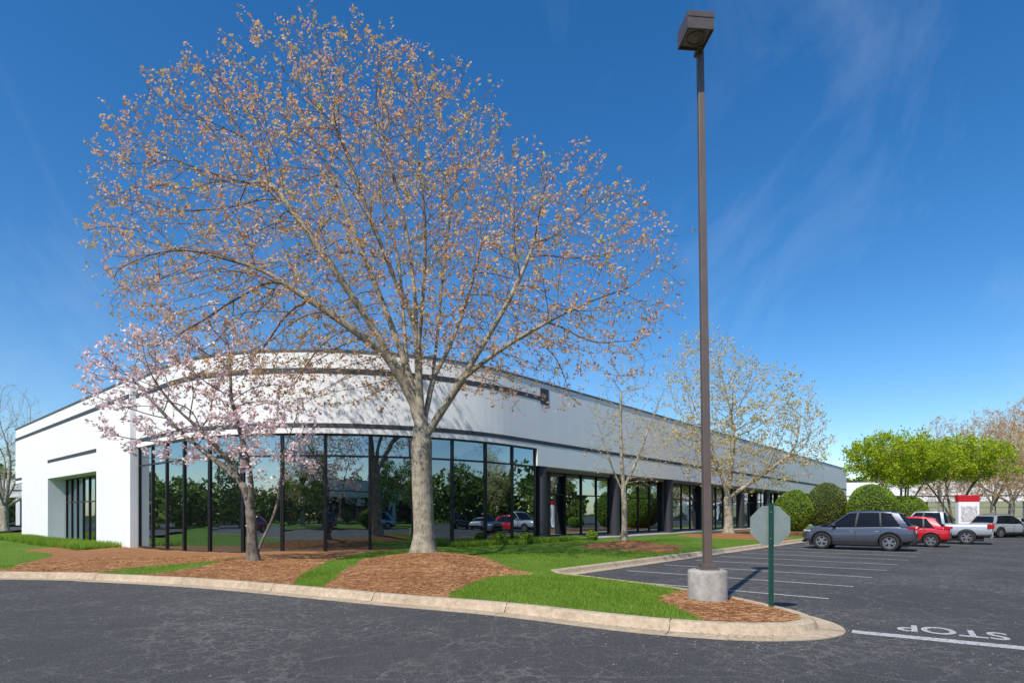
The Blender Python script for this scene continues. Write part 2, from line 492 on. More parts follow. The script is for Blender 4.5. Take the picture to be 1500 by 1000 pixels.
def ribbon_profile(name, line, prof, mat):
    L = [offset_line(line, o) for o, z in prof]; m = len(prof)
    vs = []; fs = []
    for i in range(len(line)):
        for k in range(m): vs.append((L[k][i][0], L[k][i][1], prof[k][1]))
    for i in range(len(line) - 1):
        for k in range(m - 1):
            fs.append((i * m + k, (i + 1) * m + k, (i + 1) * m + k + 1, i * m + k + 1))
    return obj_np(name, vs, fs, mat)
kerb = ribbon_profile('kerb', KO, [(0, -.02), (0, .012), (.34, .006), (.36, .03), (.40, .125), (.43, .148), (.47, .155), (.58, .152), (.60, .14), (.60, -.02)], M_KERB)
tag(kerb, kind='structure')
mb = MB(); cum = 0; nxt = 1.2
INN = offset_line(KO, .60)
for i in range(len(KO) - 1):
    seg = np.linalg.norm(KO[i + 1] - KO[i])
    while cum + seg > nxt:
        t = (nxt - cum) / seg; a = KO[i] * (1 - t) + KO[i + 1] * t; b = INN[i] * (1 - t) + INN[i + 1] * t
        d = (b - a) / np.linalg.norm(b - a); n = np.array([-d[1], d[0]]) * .006
        if abs(a[0]) < 20:
            prof = [(0.01, .016), (.33, .011), (.37, .06), (.405, .133), (.435, .154), (.47, .160), (.58, .157)]
            vs = []
            for o_, z_ in prof:
                q = a + d * o_; vs += [(q[0] - n[0], q[1] - n[1], z_), (q[0] + n[0], q[1] + n[1], z_)]
            mb.add(vs, [(2 * j, 2 * j + 1, 2 * j + 3, 2 * j + 2) for j in range(len(prof) - 1)])
        nxt += 3.0
    cum += seg
J = mb.obj('kerb_joints', M_BLACK, kerb, fix=False)

bound = offset_line(KO, .58)
far = [tuple(C0 + RD * 120 + LD * 70), tuple(C0 + LD * 90 + RD * 60), (-95, 60)]
BOUND = [tuple(p) for p in bound] + far
mulch_polys = [
    catmull([(-26, 31), (-21, 26.5), (-17.5, 20.5), (-14.9, 17.2), (-14.2, 14), (-9, 12.0), (-4.9, 9.5), (-4.85, 12.3), (-5.4, 15.2), (-5.9, 19), (-6.3, 23), (-5.6, 27.5), (-12, 29), (-20.3, 33.5), (-24, 36)], 5, True),
    catmull([(-4.0, 10.2), (-4.15, 12.6), (-4.3, 15.5), (-4.6, 18), (-4.2, 20.6), (-2.8, 21.5), (-1.3, 20), (-.3, 17.4), (.5, 15.4), (.35, 14.2), (-.7, 13), (-1.2, 11.6), (-1.5, 9.2)], 5, True),
    catmull([(2.7, 10.1), (2.95, 11.3), (3.6, 12.1), (4.5, 12), (5.3, 10.7), (5.4, 8.6), (4.2, 7.7), (3.1, 7.8), (2.85, 9.2)], 5, True),
    [(5.7 + 2.4 * math.cos(a) + .25 * math.sin(3 * a), 27.3 + 3.0 * math.sin(a)) for a in np.linspace(0, 2 * math.pi, 28)[:-1]],
    [(15 + 3.6 * math.cos(a), 39.5 + 4.2 * math.sin(a)) for a in np.linspace(0, 2 * math.pi, 28)[:-1]],
    [(24 + 9 * math.cos(a) * .76 , 49 + 9 * math.sin(a)) for a in np.linspace(0, 2 * math.pi, 28)[:-1]],
]
def wob(q, sd):
    r = np.random.RandomState(sd); return [(p[0] + r.normal(0, .045), p[1] + r.normal(0, .06)) for p in q]
mulch_polys = [wob(q, i) for i, q in enumerate(mulch_polys)]
grass_in = [wob(catmull([(-11.3, 17.0), (-10.4, 19.6), (-9.3, 19.9), (-8.9, 18.2), (-9.4, 15.9), (-10.7, 15.0)], 5, True), 9)]
def is_mulch(P):
    r = np.zeros(len(P), bool)
    for q in mulch_polys: r |= inpoly(P, q)
    for q in grass_in: r &= ~inpoly(P, q)
    return r
def sm(x): x = np.clip(x, 0, 1); return x * x * (3 - 2 * x)
KL = [tuple(p) for p in bound]
def hgt(P):
    P = np.atleast_2d(P).astype(float); x, y = P[:, 0], P[:, 1]
    d = distpoly(P, KL)
    inner = np.interp(x, [-30, -14, -2, 4, 12], [-.2, -.03, .20, .22, .2])
    inner = inner + (.26 - np.interp(x, [-30, -14, -2, 4], [-.2, -.03, .20, .24])) * sm((21 - y) / 7)
    h = .14 + (inner - .14) * sm(d / 4)
    e = sm(d / 1.3)
    def g(cx, cy, r, a): return a * np.exp(-((x - cx) ** 2 + (y - cy) ** 2) / (2 * r * r))
    h = h + e * (g(-2.9, 18.6, 1.5, .26) + g(-2.4, 14, 1.6, .17) + g(-8.1, 18.3, 1.1, .14) + g(5.5, 28, 1.1, .25) + g(15, 40, 1.6, .25))
    h = h + e * (.02 * np.sin(x * 1.7 + y) + .015 * np.sin(y * 2.3 - x * 1.1))
    m = is_mulch(P)
    h = h + m * e * .006 * (np.sin(x * 9.1 + 3 * np.sin(y * 4)) + np.sin(y * 8.3 + 2 * np.sin(x * 5)))
    return h
pts = [tuple(p) for p in BOUND]; edges = [(i, (i + 1) % len(pts)) for i in range(len(pts))]
for q in mulch_polys + grass_in:
    b = len(pts); pts += [tuple(p) for p in q]; edges += [(b + i, b + (i + 1) % len(q)) for i in range(len(q))]
rs = np.random.RandomState(3)
gx, gy = np.meshgrid(np.arange(-24, 12, .33), np.arange(8, 34, .33)); g1 = np.c_[gx.ravel(), gy.ravel()] + rs.uniform(-.1, .1, (gx.size, 2))
gx, gy = np.meshgrid(np.arange(-95, 110, 2.5), np.arange(10, 140, 2.5)); g2 = np.c_[gx.ravel(), gy.ravel()] + rs.uniform(-.6, .6, (gx.size, 2))
g2 = g2[~((g2[:, 0] > -24) & (g2[:, 0] < 12) & (g2[:, 1] > 8) & (g2[:, 1] < 34))]
gp = np.r_[g1, g2]; gp = gp[inpoly(gp, BOUND)]
gp = gp[distpoly(gp, KL) > .12]
pts += [tuple(p) for p in gp]
res = delaunay_2d_cdt([Vector(p) for p in pts], edges, [], 0, 1e-5)
V2 = np.array([tuple(v) for v in res[0]]); F = [f for f in res[2] if len(f) == 3]
F = np.array(F); cen = V2[F].mean(axis=1)
ok = inpoly(cen, BOUND); F = F[ok]; cen = cen[ok]
a = V2[F[:, 1]] - V2[F[:, 0]]; b = V2[F[:, 2]] - V2[F[:, 0]]
flip = (a[:, 0] * b[:, 1] - a[:, 1] * b[:, 0]) < 0
F[flip] = F[flip][:, ::-1]
Z = hgt(V2); V3 = np.c_[V2, Z]
mk = is_mulch(cen)
def sub(name, F, mat):
    u, inv = np.unique(F, return_inverse=True)
    o = obj_np(name, V3[u], inv.reshape(F.shape), mat, smooth=True)
    return tag(o, kind='structure')
sub('lawn', F[~mk], M_GRASS); sub('mulch_bed', F[mk], M_MULCH)

def sheet(name, poly, z, mat):
    return tag(obj_np(name, [(p[0], p[1], z) for p in poly], [tuple(range(len(poly)))], mat), kind='structure')
sheet('ground', [(-900, -900), (900, -900), (900, 900), (-900, 900)], -.62, M_FIELD)
ROADP = [tuple(p) for p in offset_line(KO, .05)]
road = ROADP + [(120, 140), (190, 60), (190, -14), (-140, -14), (-140, 25)]
r = delaunay_2d_cdt([Vector(p) for p in road], [(i, (i + 1) % len(road)) for i in range(len(road))], [], 1, 1e-5)
rv = [(v[0], v[1], 0) for v in r[0]]
rf = [tuple(f) for f in r[2]]
rf = [f if ((rv[f[1]][0] - rv[f[0]][0]) * (rv[f[2]][1] - rv[f[0]][1]) - (rv[f[1]][1] - rv[f[0]][1]) * (rv[f[2]][0] - rv[f[0]][0])) > 0 else f[::-1] for f in rf]
tag(obj_np('road', rv, rf, M_ASPH), kind='structure')
sheet('rear_lawn', [(-140, -90), (190, -90), (190, -14), (-140, -14)], .06, M_GRASS)
sheet('side_driveway', [(-95, 33), (-34, 37.5), (-47.5, 53), (-60, 75), (-95, 75)], .02, M_ASPH)
mb = MB(); sweep(mb, G1 + .05, S_END, -2.5, .9, -.1, .285); o = mb.obj('walkway', M_CONC); tag(o, kind='structure')
T0 = -.1; PN = np.array([RD[1], -RD[0]])
def strip(a, b, w, z=.005):
    a = np.array(a); b = np.array(b); d = (b - a) / np.linalg.norm(b - a); n = np.array([-d[1], d[0]]) * w / 2
    n_ = 12; vs = []; fs = []
    for i in range(n_ + 1):
        p = a + (b - a) * i / n_; vs += [(p[0] - n[0], p[1] - n[1], z), (p[0] + n[0], p[1] + n[1], z)]
    for i in range(n_): fs.append((2 * i, 2 * i + 2, 2 * i + 3, 2 * i + 1))
    return vs, fs
mbp = MB()
for k in range(0, 18):
    a = PC + RD * (T0 + 2.6 * k); vs, fs = strip(a + PN * (2.1 if k == 0 else .5), a + PN * 6.6, .11); mbp.add(vs, fs)
vs, fs = strip((5.05, 8.62), (5.05 + .83 * 4.2, 8.62 - .55 * 4.2), .26); mbp.add(vs, fs)
pm = mbp.obj('road_marking', M_PAINT, fix=False); tag(pm, kind='structure')
def text_mesh(txt, size, name, mat, extrude=0, sx=1):
    cu = bpy.data.curves.new(name, 'FONT'); cu.body = txt; cu.size = size; cu.align_x = 'CENTER'; cu.align_y = 'CENTER'; cu.extrude = extrude; cu.offset = size * .018
    to = bpy.data.objects.new(name + '_curve', cu); COL.objects.link(to)
    dg = bpy.context.evaluated_depsgraph_get(); me = bpy.data.meshes.new_from_object(to.evaluated_get(dg))
    bpy.data.objects.remove(to); me.materials.clear(); me.materials.append(mat); me.name = name
    o = bpy.data.objects.new(name, me); COL.objects.link(o); o.scale = (sx, 1, 1)
    return o
st = text_mesh('STOP', .84, 'stop_road_marking', M_PAINT, 0, .66)
st.location = (6.52, 8.62, .006); st.rotation_euler = (0, 0, math.atan2(.55, -.83))
tag(st, kind='structure')

# ------------------------------------------------------------------ grass blades & straw
def scatter(poly_test, box, n, seed):
    r = np.random.RandomState(seed)
    P = np.c_[r.uniform(box[0], box[1], n), r.uniform(box[2], box[3], n)]
    ok = inpoly(P, BOUND) & (distpoly(P, KL) > .02); P = P[ok]
    return P[poly_test(P)]
FOOT = [path(0, .4)] + [path(G0, .4)] + [path(S_ARC0 + ARC * k / 16, .0) for k in range(17)] + [path(S_END, 1)] + [C0 + RD * 97 + LD * 46]
def outside(P): return ~inpoly(P, [tuple(p) for p in FOOT])
def blades(name, P, hmin, hmax, w, mat, seed, lean=.4):
    r = np.random.RandomState(seed); n = len(P); z = hgt(P)
    a = r.uniform(0, 2 * np.pi, n); h = r.uniform(hmin, hmax, n); la = r.uniform(0, 2 * np.pi, n); l = r.uniform(0, lean, n) * h
    dx = np.cos(a) * w / 2; dy = np.sin(a) * w / 2
    v0 = np.c_[P[:, 0] - dx, P[:, 1] - dy, z - .01]; v1 = np.c_[P[:, 0] + dx, P[:, 1] + dy, z - .01]
    v2 = np.c_[P[:, 0] + np.cos(la) * l, P[:, 1] + np.sin(la) * l, z + h]
    V = np.stack([v0, v1, v2], 1).reshape(-1, 3); Fc = np.arange(3 * n).reshape(n, 3)
    return tag(obj_np(name, V, Fc, mat), kind='stuff')
lawn_t = lambda P: (~is_mulch(P)) & outside(P)
P = np.r_[scatter(lawn_t, (-6, 6, 8.5, 15), 140000, 1), scatter(lawn_t, (-17, 9, 13, 24), 120000, 2), scatter(lawn_t, (-35, 22, 20, 46), 90000, 5)]
blades('grass', P, .02, .065, .012, M_BLADE, 6, .7)
mt = lambda P: is_mulch(P) & outside(P)
P = np.r_[scatter(mt, (-5, 6, 8, 22), 130000, 8), scatter(mt, (-18, -4, 11, 24), 110000, 9)]
r_ = np.random.RandomState(10); n = len(P); a = r_.uniform(0, 2 * np.pi, n); Ln = r_.uniform(.025, .07, n); z = hgt(P) + r_.uniform(.003, .022, n)
dx, dy = np.cos(a) * Ln, np.sin(a) * Ln; wx, wy = -np.sin(a) * .0025, np.cos(a) * .0025; dz = r_.uniform(-.012, .018, n)
V = np.stack([np.c_[P[:, 0] - dx - wx, P[:, 1] - dy - wy, z], np.c_[P[:, 0] - dx + wx, P[:, 1] - dy + wy, z + .003],
              np.c_[P[:, 0] + dx + wx, P[:, 1] + dy + wy, z + dz + .003], np.c_[P[:, 0] + dx - wx, P[:, 1] + dy - wy, z + dz]], 1).reshape(-1, 3)
tag(obj_np('pine_straw', V, np.arange(4 * n).reshape(n, 4), M_STRAW), kind='stuff')
r_ = np.random.RandomState(77); n = 17000
P = np.c_[r_.uniform(-16, 12, n), r_.uniform(4.5, 16, n)]
P = P[~inpoly(P, [tuple(p) for p in offset_line(KO, .0)] + far)]
dk = distpoly(P, [tuple(p) for p in KO]); P = P[r_.rand(len(P)) < np.clip(np.exp(-dk / .8) + .2 * np.exp(-dk / 4), 0, 1)]
kk = r_.randint(0, len(KO) - 70, 1400); G = offset_line(KO, .22)[kk] + r_.normal(0, .09, (1400, 2)); G = G + (KO[np.minimum(kk + 1, len(KO) - 1)] - KO[kk]) * r_.rand(1400, 1)
P = np.r_[P, G]; n = len(P); zz = np.r_[np.full(n - 1400, .006), np.full(1400, .017)]
a = r_.uniform(0, 2 * np.pi, n); s1 = r_.uniform(.006, .020, n); s2 = r_.uniform(.004, .010, n)
ux, uy = np.cos(a), np.sin(a)
V = np.stack([np.c_[P[:, 0] - ux * s1, P[:, 1] - uy * s1, zz], np.c_[P[:, 0] + uy * s2, P[:, 1] - ux * s2, zz + .004],
              np.c_[P[:, 0] + ux * s1, P[:, 1] + uy * s1, zz + .002], np.c_[P[:, 0] - uy * s2, P[:, 1] + ux * s2, zz + .006]], 1).reshape(-1, 3)
tag(obj_np('leaf_litter', V, np.arange(4 * n).reshape(n, 4), M_LITTER), kind='stuff')
def band(s0, s1, o0, o1, n, seed):
    r = np.random.RandomState(seed); S = r.uniform(s0, s1, n); O = r.uniform(o0, o1, n)
    return np.array([path(a, b) for a, b in zip(S, O)])
P = np.r_[band(6, 29, .5, 2.6, 22000, 20), band(0, 10, .5, 3.2, 9000, 21)]
blades('ground_cover', P, .18, .42, .03, M_BLADE, 22, .8)
P = band(49, 58.5, .25, 1.1, 9000, 23)
blades('ground_cover', P, .12, .34, .03, M_BLADE, 24, .9)

# ------------------------------------------------------------------ trees
def grow(skel, attr, step=.4, infl=3.0, kill=.6, iters=120, inertia=.6, up=.05, seed=0):
    rng = np.random.RandomState(seed)
    pos = [np.array(p, float) for p, q in skel]; par = [q for p, q in skel]
    dirs = []
    for i, q in enumerate(par):
        d = pos[i] - pos[q] if q >= 0 else np.array([0, 0, 1.]); dirs.append(d / (np.linalg.norm(d) + 1e-9))
    A = np.array(attr); P = np.array(pos)
    D = np.linalg.norm(A[:, None] - P[None], axis=2); near = D.argmin(1); nd_ = D.min(1)
    alive = np.ones(len(A), bool); nch = [0] * len(pos)
    for it in range(iters):
        act = alive & (nd_ < infl)
        if not act.any(): break
        idx = np.where(act)[0]
        nn = near[idx]; vec = A[idx] - np.array(pos)[nn]; vec /= (np.linalg.norm(vec, axis=1)[:, None] + 1e-9)
        acc = {}
        for k, v in zip(nn, vec):
            if k in acc: acc[k] += v
            else: acc[k] = v.copy()
        new = []
        for k, v in acc.items():
            if nch[k] >= 3: continue
            L = np.linalg.norm(v)
            if L < 1e-6: continue
            d = v / L + inertia * dirs[k] + np.array([0, 0, up]) + rng.normal(0, .09, 3)
            d /= np.linalg.norm(d)
            p = pos[k] + d * step
            nch[k] += 1
            new.append((p, k, d))
        if not new: break
        b = len(pos)
        for p, k, d in new: pos.append(p); par.append(k); dirs.append(d); nch.append(0)
        NPs = np.array([p for p, _, _ in new]); al = np.where(alive)[0]
        D = np.linalg.norm(A[al][:, None] - NPs[None], axis=2); m = D.min(1); am = D.argmin(1)
        c = m < nd_[al]; nd_[al[c]] = m[c]; near[al[c]] = b + am[c]
        alive &= nd_ > kill
    return np.array(pos), np.array(par)

def radii(par, tip, root, thin):
    n = len(par); ch = [[] for _ in range(n)]
    for i, q in enumerate(par):
        if q >= 0: ch[q].append(i)
    def calc(e):
        r = np.zeros(n)
        for i in range(n - 1, -1, -1):
            if not ch[i]: r[i] = tip ** e
            if par[i] >= 0: r[par[i]] += r[i]
        return r ** (1 / e)
    lo, hi = 1.5, 4.5
    for _ in range(25):
        m = (lo + hi) / 2
        if calc(m)[0] > root: lo = m
        else: hi = m
    r = calc(m)
    r = np.maximum(root * (r / root) ** thin, tip * .8)
    return r, ch

def tubes(pos, r, ch, par, sel):
    V = []; Fc = []
    starts = [(0, -1)]
    while starts:
        i, p = starts.pop()
        chain = ([p] if p >= 0 else []) + [i]
        rr = [min(r[p], r[i] * 1.15)] if p >= 0 else []
        rr.append(r[i])
        while ch[chain[-1]]:
            cs = sorted(ch[chain[-1]], key=lambda c: -r[c])
            for c in cs[1:]: starts.append((c, chain[-1]))
            chain.append(cs[0]); rr.append(r[cs[0]])
        keep = [k for k in range(len(chain)) if sel(rr[k])]
        if len(keep) < 2: continue
        k0, k1 = keep[0], keep[-1]
        pts = pos[chain[k0:k1 + 1]]; rr = rr[k0:k1 + 1]
        ns = 14 if rr[0] > .12 else (8 if rr[0] > .04 else (5 if rr[0] > .018 else 3))
        t = pts[1] - pts[0]; t /= np.linalg.norm(t) + 1e-9
        u = np.cross(t, [.3, .9, .1]); u /= np.linalg.norm(u)
        b0 = len(V)
        ca = [(math.cos(2 * math.pi * k / ns), math.sin(2 * math.pi * k / ns)) for k in range(ns)]
        for j, p_ in enumerate(pts):
            t = pts[min(j + 1, len(pts) - 1)] - pts[max(j - 1, 0)]; t = t / (np.linalg.norm(t) + 1e-9)
            u = u - t * (u @ t); u /= np.linalg.norm(u) + 1e-9; w = np.cross(t, u)
            for c, s_ in ca: V.append(p_ + (u * c + w * s_) * rr[j])
        for j in range(len(pts) - 1):
            for k in range(ns):
                l = (k + 1) % ns
                Fc.append((b0 + j * ns + k, b0 + j * ns + l, b0 + (j + 1) * ns + l, b0 + (j + 1) * ns + k))
    return V, Fc

def leaf_quads(C, size, rng, elong=1.5):
    n = len(C); d = rng.normal(0, 1, (n, 3)); d /= np.linalg.norm(d, axis=1)[:, None]
    e = np.cross(d, rng.normal(0, 1, (n, 3))); e /= np.linalg.norm(e, axis=1)[:, None] + 1e-9
    s = size * rng.uniform(.6, 1.3, n)[:, None]
    a = C - d * s * elong / 2; b = C + d * s * elong / 2; m = C - d * s * .05
    V = np.stack([a, m + e * s / 2, b, m - e * s / 2], 1).reshape(-1, 3)
    return V, np.arange(4 * n).reshape(n, 4)

def make_tree(label, base, skel, attr, root_r, tip_r, bark, leafmat, leaf_size, per_twig, ntwig, twig_len=.35, step=.4, kill=.6, infl=3, seed=0,
              clump=.05, inertia=.6, up=.05, flare=True, split=.045, name='tree', group=None, twr=.02, cat='tree', thin=1.0, patch=0.0, twigbark=None):
    pos, par = grow(skel, attr, step, infl, kill, 160, inertia, up, seed)
    r, ch = radii(par, tip_r, root_r, thin)
    ns = len(skel)
    for _ in range(2):
        q = pos.copy()
        for i in range(1, len(pos)):
            if ch[i] and par[i] >= 0:
                c = max(ch[i], key=lambda c: r[c]); q[i] = pos[i] * .5 + (pos[par[i]] + pos[c]) * .25
        pos = q
    if flare:
        for i in range(len(pos)):
            z = pos[i][2]
            if r[i] > root_r * .6 and z < 1.2: r[i] *= 1 + .5 * max(0, 1 - z / .9) ** 2
    rng = np.random.RandomState(seed + 5)
    root = empty(name, base, 0, label, cat, group)
    V, Fc = tubes(pos, r, ch, par, lambda x: x > split)
    obj_np('trunk', V, Fc, bark, root, True)
    V, Fc = tubes(pos, r, ch, par, lambda x: x <= split * 1.3)
    thinn = np.where((r < twr) & (np.arange(len(r)) >= ns))[0]
    T0_ = []; T1_ = []
    for i in thinn:
        k = ntwig if isinstance(ntwig, int) else int(ntwig) + (1 if rng.rand() < ntwig % 1 else 0)
        d0 = pos[i] - pos[par[i]]; d0 /= np.linalg.norm(d0) + 1e-9
        for _ in range(k):
            d = d0 * .7 + rng.normal(0, .6, 3) + np.array([0, 0, .35]); d /= np.linalg.norm(d)
            T0_.append(pos[i]); T1_.append(pos[i] + d * twig_len * rng.uniform(.5, 1.3))
    T0_ = np.array(T0_); T1_ = np.array(T1_); n = len(T0_)
    d = T1_ - T0_; d /= np.linalg.norm(d, axis=1)[:, None]; u = np.cross(d, rng.normal(0, 1, (n, 3))); u /= np.linalg.norm(u, axis=1)[:, None]
    w = np.cross(d, u); rt = tip_r * .6
    TV = np.stack([T0_ + u * rt, T0_ - u * rt * .5 + w * rt * .87, T0_ - u * rt * .5 - w * rt * .87, T1_], 1).reshape(-1, 3)
    bI = len(V)
    TF = []
    for i in range(n):
        b = bI + 4 * i; TF += [(b, b + 1, b + 3), (b + 1, b + 2, b + 3), (b + 2, b, b + 3)]
    V = list(V) + list(TV); Fc = list(Fc) + TF
    obj_np('branches', V, Fc, twigbark or bark, root, False)
    if per_twig > 0:
        dens = per_twig * (1 + patch * np.sin(T0_[:, 0] * 1.7 + 1) * np.sin(T0_[:, 2] * 1.9) )
        k = rng.poisson(np.maximum(dens, .2)); idx = np.repeat(np.arange(n), k)
        nodes = rng.choice([.35, .7, 1.0], len(idx), p=[.2, .3, .5])[:, None]
        C = T0_[idx] * (1 - nodes) + T1_[idx] * nodes + rng.normal(0, clump, (len(idx), 3))
        LV, LF = leaf_quads(C, leaf_size, rng, 1.5)
        obj_np('crown', LV, LF, leafmat, root)
    return root

def ellip(rng, n, c, r, shell=.35):
    out = []
    while len(out) < n:
        p = rng.uniform(-1, 1, (n * 2, 3)); l = np.linalg.norm(p, axis=1); p = p[(l < 1)]
        l = l[l < 1]; p = p[rng.rand(len(p)) < (shell + (1 - shell) * l)]
        out += list(p * np.array(r) + np.array(c))
    return np.array(out[:n])
def carve(at, seed, amt=.5, wl=1.9):
    """open irregular gaps in a crown and roughen its outline"""
    r = np.random.RandomState(seed); K = r.normal(0, 2 * math.pi / (wl * 2.2), (9, 3)); ph = r.uniform(0, 6.28, 9)
    f = np.cos(at @ K.T + ph).sum(1) / 3.0
    return at[f > -amt]
def sk(lines):
    S = []
    for ln in lines:
        p0 = np.array(ln[0], float)
        if not S: S.append((p0, -1)); last = 0
        else: last = int(np.argmin([np.linalg.norm(s[0] - p0) for s in S]))
        prev = S[last][0]
        dense = catmull([tuple(prev)] + [tuple(q) for q in ln[1:]], 5)[1:]
        for q in dense: S.append((np.array(q), last)); last = len(S) - 1
    return S

# --- the large tree
rng = np.random.RandomState(11)
base = (-2.9, 18.9, .42)
skel = sk([
    [(0, 0, -.3), (.03, 0, .8), (-.02, 0, 2), (-.04, 0, 3.2), (-.02, 0, 4.1)],
    [(-.02, 0, 4.1), (-.30, .1, 5.2), (-.80, .2, 6.8), (-1.5, .3, 8.6), (-2.4, .4, 10.8), (-3.2, .4, 12.8)],
    [(-.02, 0, 4.1), (-.10, -.2, 5.6), (-.15, -.4, 7.6), (-.35, -.6, 9.8), (-.8, -.7, 11.8), (-1.2, -.7, 13.6)],
    [(-.02, 0, 4.1), (.22, .2, 5.4), (.40, .5, 7.2), (.55, .7, 9.2), (.8, .8, 11.4)],
    [(0, 0, 3.6), (.55, -.2, 4.5), (1.3, -.4, 5.6), (2.2, -.6, 7.0), (3.0, -.7, 8.4), (3.6, -.7, 9.8)],
    [(1.3, -.4, 5.6), (2.6, -1.1, 6.4), (4.2, -1.5, 7.2)],
    [(-.2, .05, 4.8), (-.9, -.5, 6.2), (-2.0, -1.1, 8.0), (-3.4, -1.5, 10.0), (-4.4, -1.6, 11.4)],
    [(-.9, -.5, 6.2), (-2.3, -1.2, 7.2), (-4.2, -1.6, 8.4)],
    [(.3, .25, 5.6), (.9, .7, 7.2), (1.5, 1.1, 9.2), (1.9, 1.3, 11.0)],
    [(-.15, -.3, 6.4), (.15, -1.0, 8.0), (.3, -1.5, 10), (.1, -1.7, 12)],
    [(-.6, .15, 6.0), (-.8, .9, 8.0), (-1.1, 1.3, 10.4), (-1.7, 1.5, 12.4)],
    [(-.2, -.4, 7.0), (-.9, -1.1, 9.0), (-1.8, -1.5, 11.4), (-2.4, -1.5, 13)],
])
at = np.r_[ellip(rng, 6000, (-3.2, -.1, 10.4), (7.3, 4.3, 5.9)), ellip(rng, 2200, (3.4, -.2, 8.9), (5.0, 3.6, 3.7)),
           ellip(rng, 1300, (-5.2, -.6, 7.6), (4.7, 2.9, 3.1)), ellip(rng, 1100, (-2.6, 0, 13.3), (4.5, 3.4, 3.3)), ellip(rng, 750, (3.5, -.6, 6.5), (4.2, 2.4, 2.0))]
at = carve(at, 8, .72, 2.1)
W = at + np.array(base)
bad = (~outside(W[:, :2])) & (W[:, 2] < 10.4)
at = at[~bad]
make_tree('large spreading tree with peach spring buds on a mulch mound', base, skel, at, .33, .0064, M_BARK, M_BUD, .063, 6.6, 1,
          twig_len=.40, step=.27, kill=.355, infl=2.0, seed=2, clump=.036, inertia=.9, up=.22, thin=1.12, patch=.45, twigbark=M_BARKT)
# --- pink flowering dogwood
rng = np.random.RandomState(21)
base = (-8.15, 18.3, .30)
skel = sk([[(0, 0, -.2), (-.05, 0, .7), (-.1, 0, 1.5), (-.35, 0, 2.4), (-.9, -.1, 3.3), (-1.7, -.2, 4.2)],
           [(.0, .02, .0), (.25, .05, .6), (.6, .1, 1.4), (.8, .1, 2.3), (.9, 0, 3.2)],
           [(-.1, 0, 1.5), (.05, -.3, 2.5), (-.1, -.6, 3.8), (-.4, -.7, 5.0)],
           [(-.35, 0, 2.4), (-1.2, .4, 3.0), (-2.6, .7, 4.0)]])
at = np.r_[ellip(rng, 720, (-1.9, -.1, 5.1), (3.2, 2.1, 2.4)), ellip(rng, 280, (.6, 0, 3.9), (1.5, 1.7, 2.0)), ellip(rng, 140, (-3.7, 0, 5.8), (1.6, 1.4, 1.4)), ellip(rng, 70, (-1.5, 0, 7.3), (1.6, 1.2, .8))]
at = carve(at, 3, .6, 1.2)
make_tree('small pink flowering tree with twin leaning trunks', base, skel, at, .16, .0065, M_BARK2, M_PINK, .082, 7.2, 1.5,
          twig_len=.26, step=.24, kill=.38, infl=1.8, seed=5, clump=.05, inertia=.6, up=.02, split=.03, name='flowering_tree', twr=.016, thin=.96, patch=.7)
# --- young bare tree
rng = np.random.RandomState(31)
base = (5.5, 28.6, .42)
skel = sk([[(0, 0, -.2), (.05, 0, 1), (0, 0, 2.6), (-.1, 0, 4), (-.15, 0, 6), (-.1, 0, 8)], [(0, 0, 2.6), (.7, .1, 4.0), (1.3, .2, 5.6)], [(0, 0, 2.4), (-.6, -.2, 3.6), (-1.1, -.2, 5.2)]])
at = np.r_[ellip(rng, 900, (.3, 0, 5.5), (2.3, 1.8, 3.2)), ellip(rng, 140, (-.1, 0, 8), (.9, .8, 1.4))]
make_tree('young thin tree almost bare on a mulch mound', base, skel, at, .14, .0075, M_BARK, M_TAN, .06, 1.8, 1,
          twig_len=.45, step=.24, kill=.35, infl=1.8, seed=7, clump=.04, inertia=.8, up=.22, split=.035, thin=1.1)
# --- mid distance tan tree
rng = np.random.RandomState(41)
base = (15.0, 40.2, .4)
skel = sk([[(0, 0, -.2), (0, 0, 1.2), (-.1, 0, 2.6), (-.5, .1, 4.2), (-1.2, .2, 6.4)], [(-.05, 0, 2.2), (.8, 0, 3.0), (2.2, -.2, 4.0), (3.6, -.3, 5.0)],
           [(-.1, 0, 2.6), (.3, .2, 4.8), (.5, .4, 7.5)], [(-.1, 0, 2.4), (-.9, -.6, 4.4), (-2.4, -1, 6.6)]])
at = np.r_[ellip(rng, 2500, (1.0, 0, 7.2), (5.5, 4.4, 4.6)), ellip(rng, 900, (-1.7, 0, 10.4), (3.1, 2.8, 3.7)), ellip(rng, 450, (4.2, 0, 5.8), (3.0, 2.8, 2.6))]
at = carve(at, 5, .7, 2.2)
tan = make_tree('grey trunked tree with tan spring leaves beside parking lot', base, skel, at, .28, .0092, M_BARK, M_TAN, .092, 5.2, 1.4,
          twig_len=.5, step=.33, kill=.47, infl=2.6, seed=9, clump=.08, inertia=.75, up=.12, thin=1.12, patch=.4)
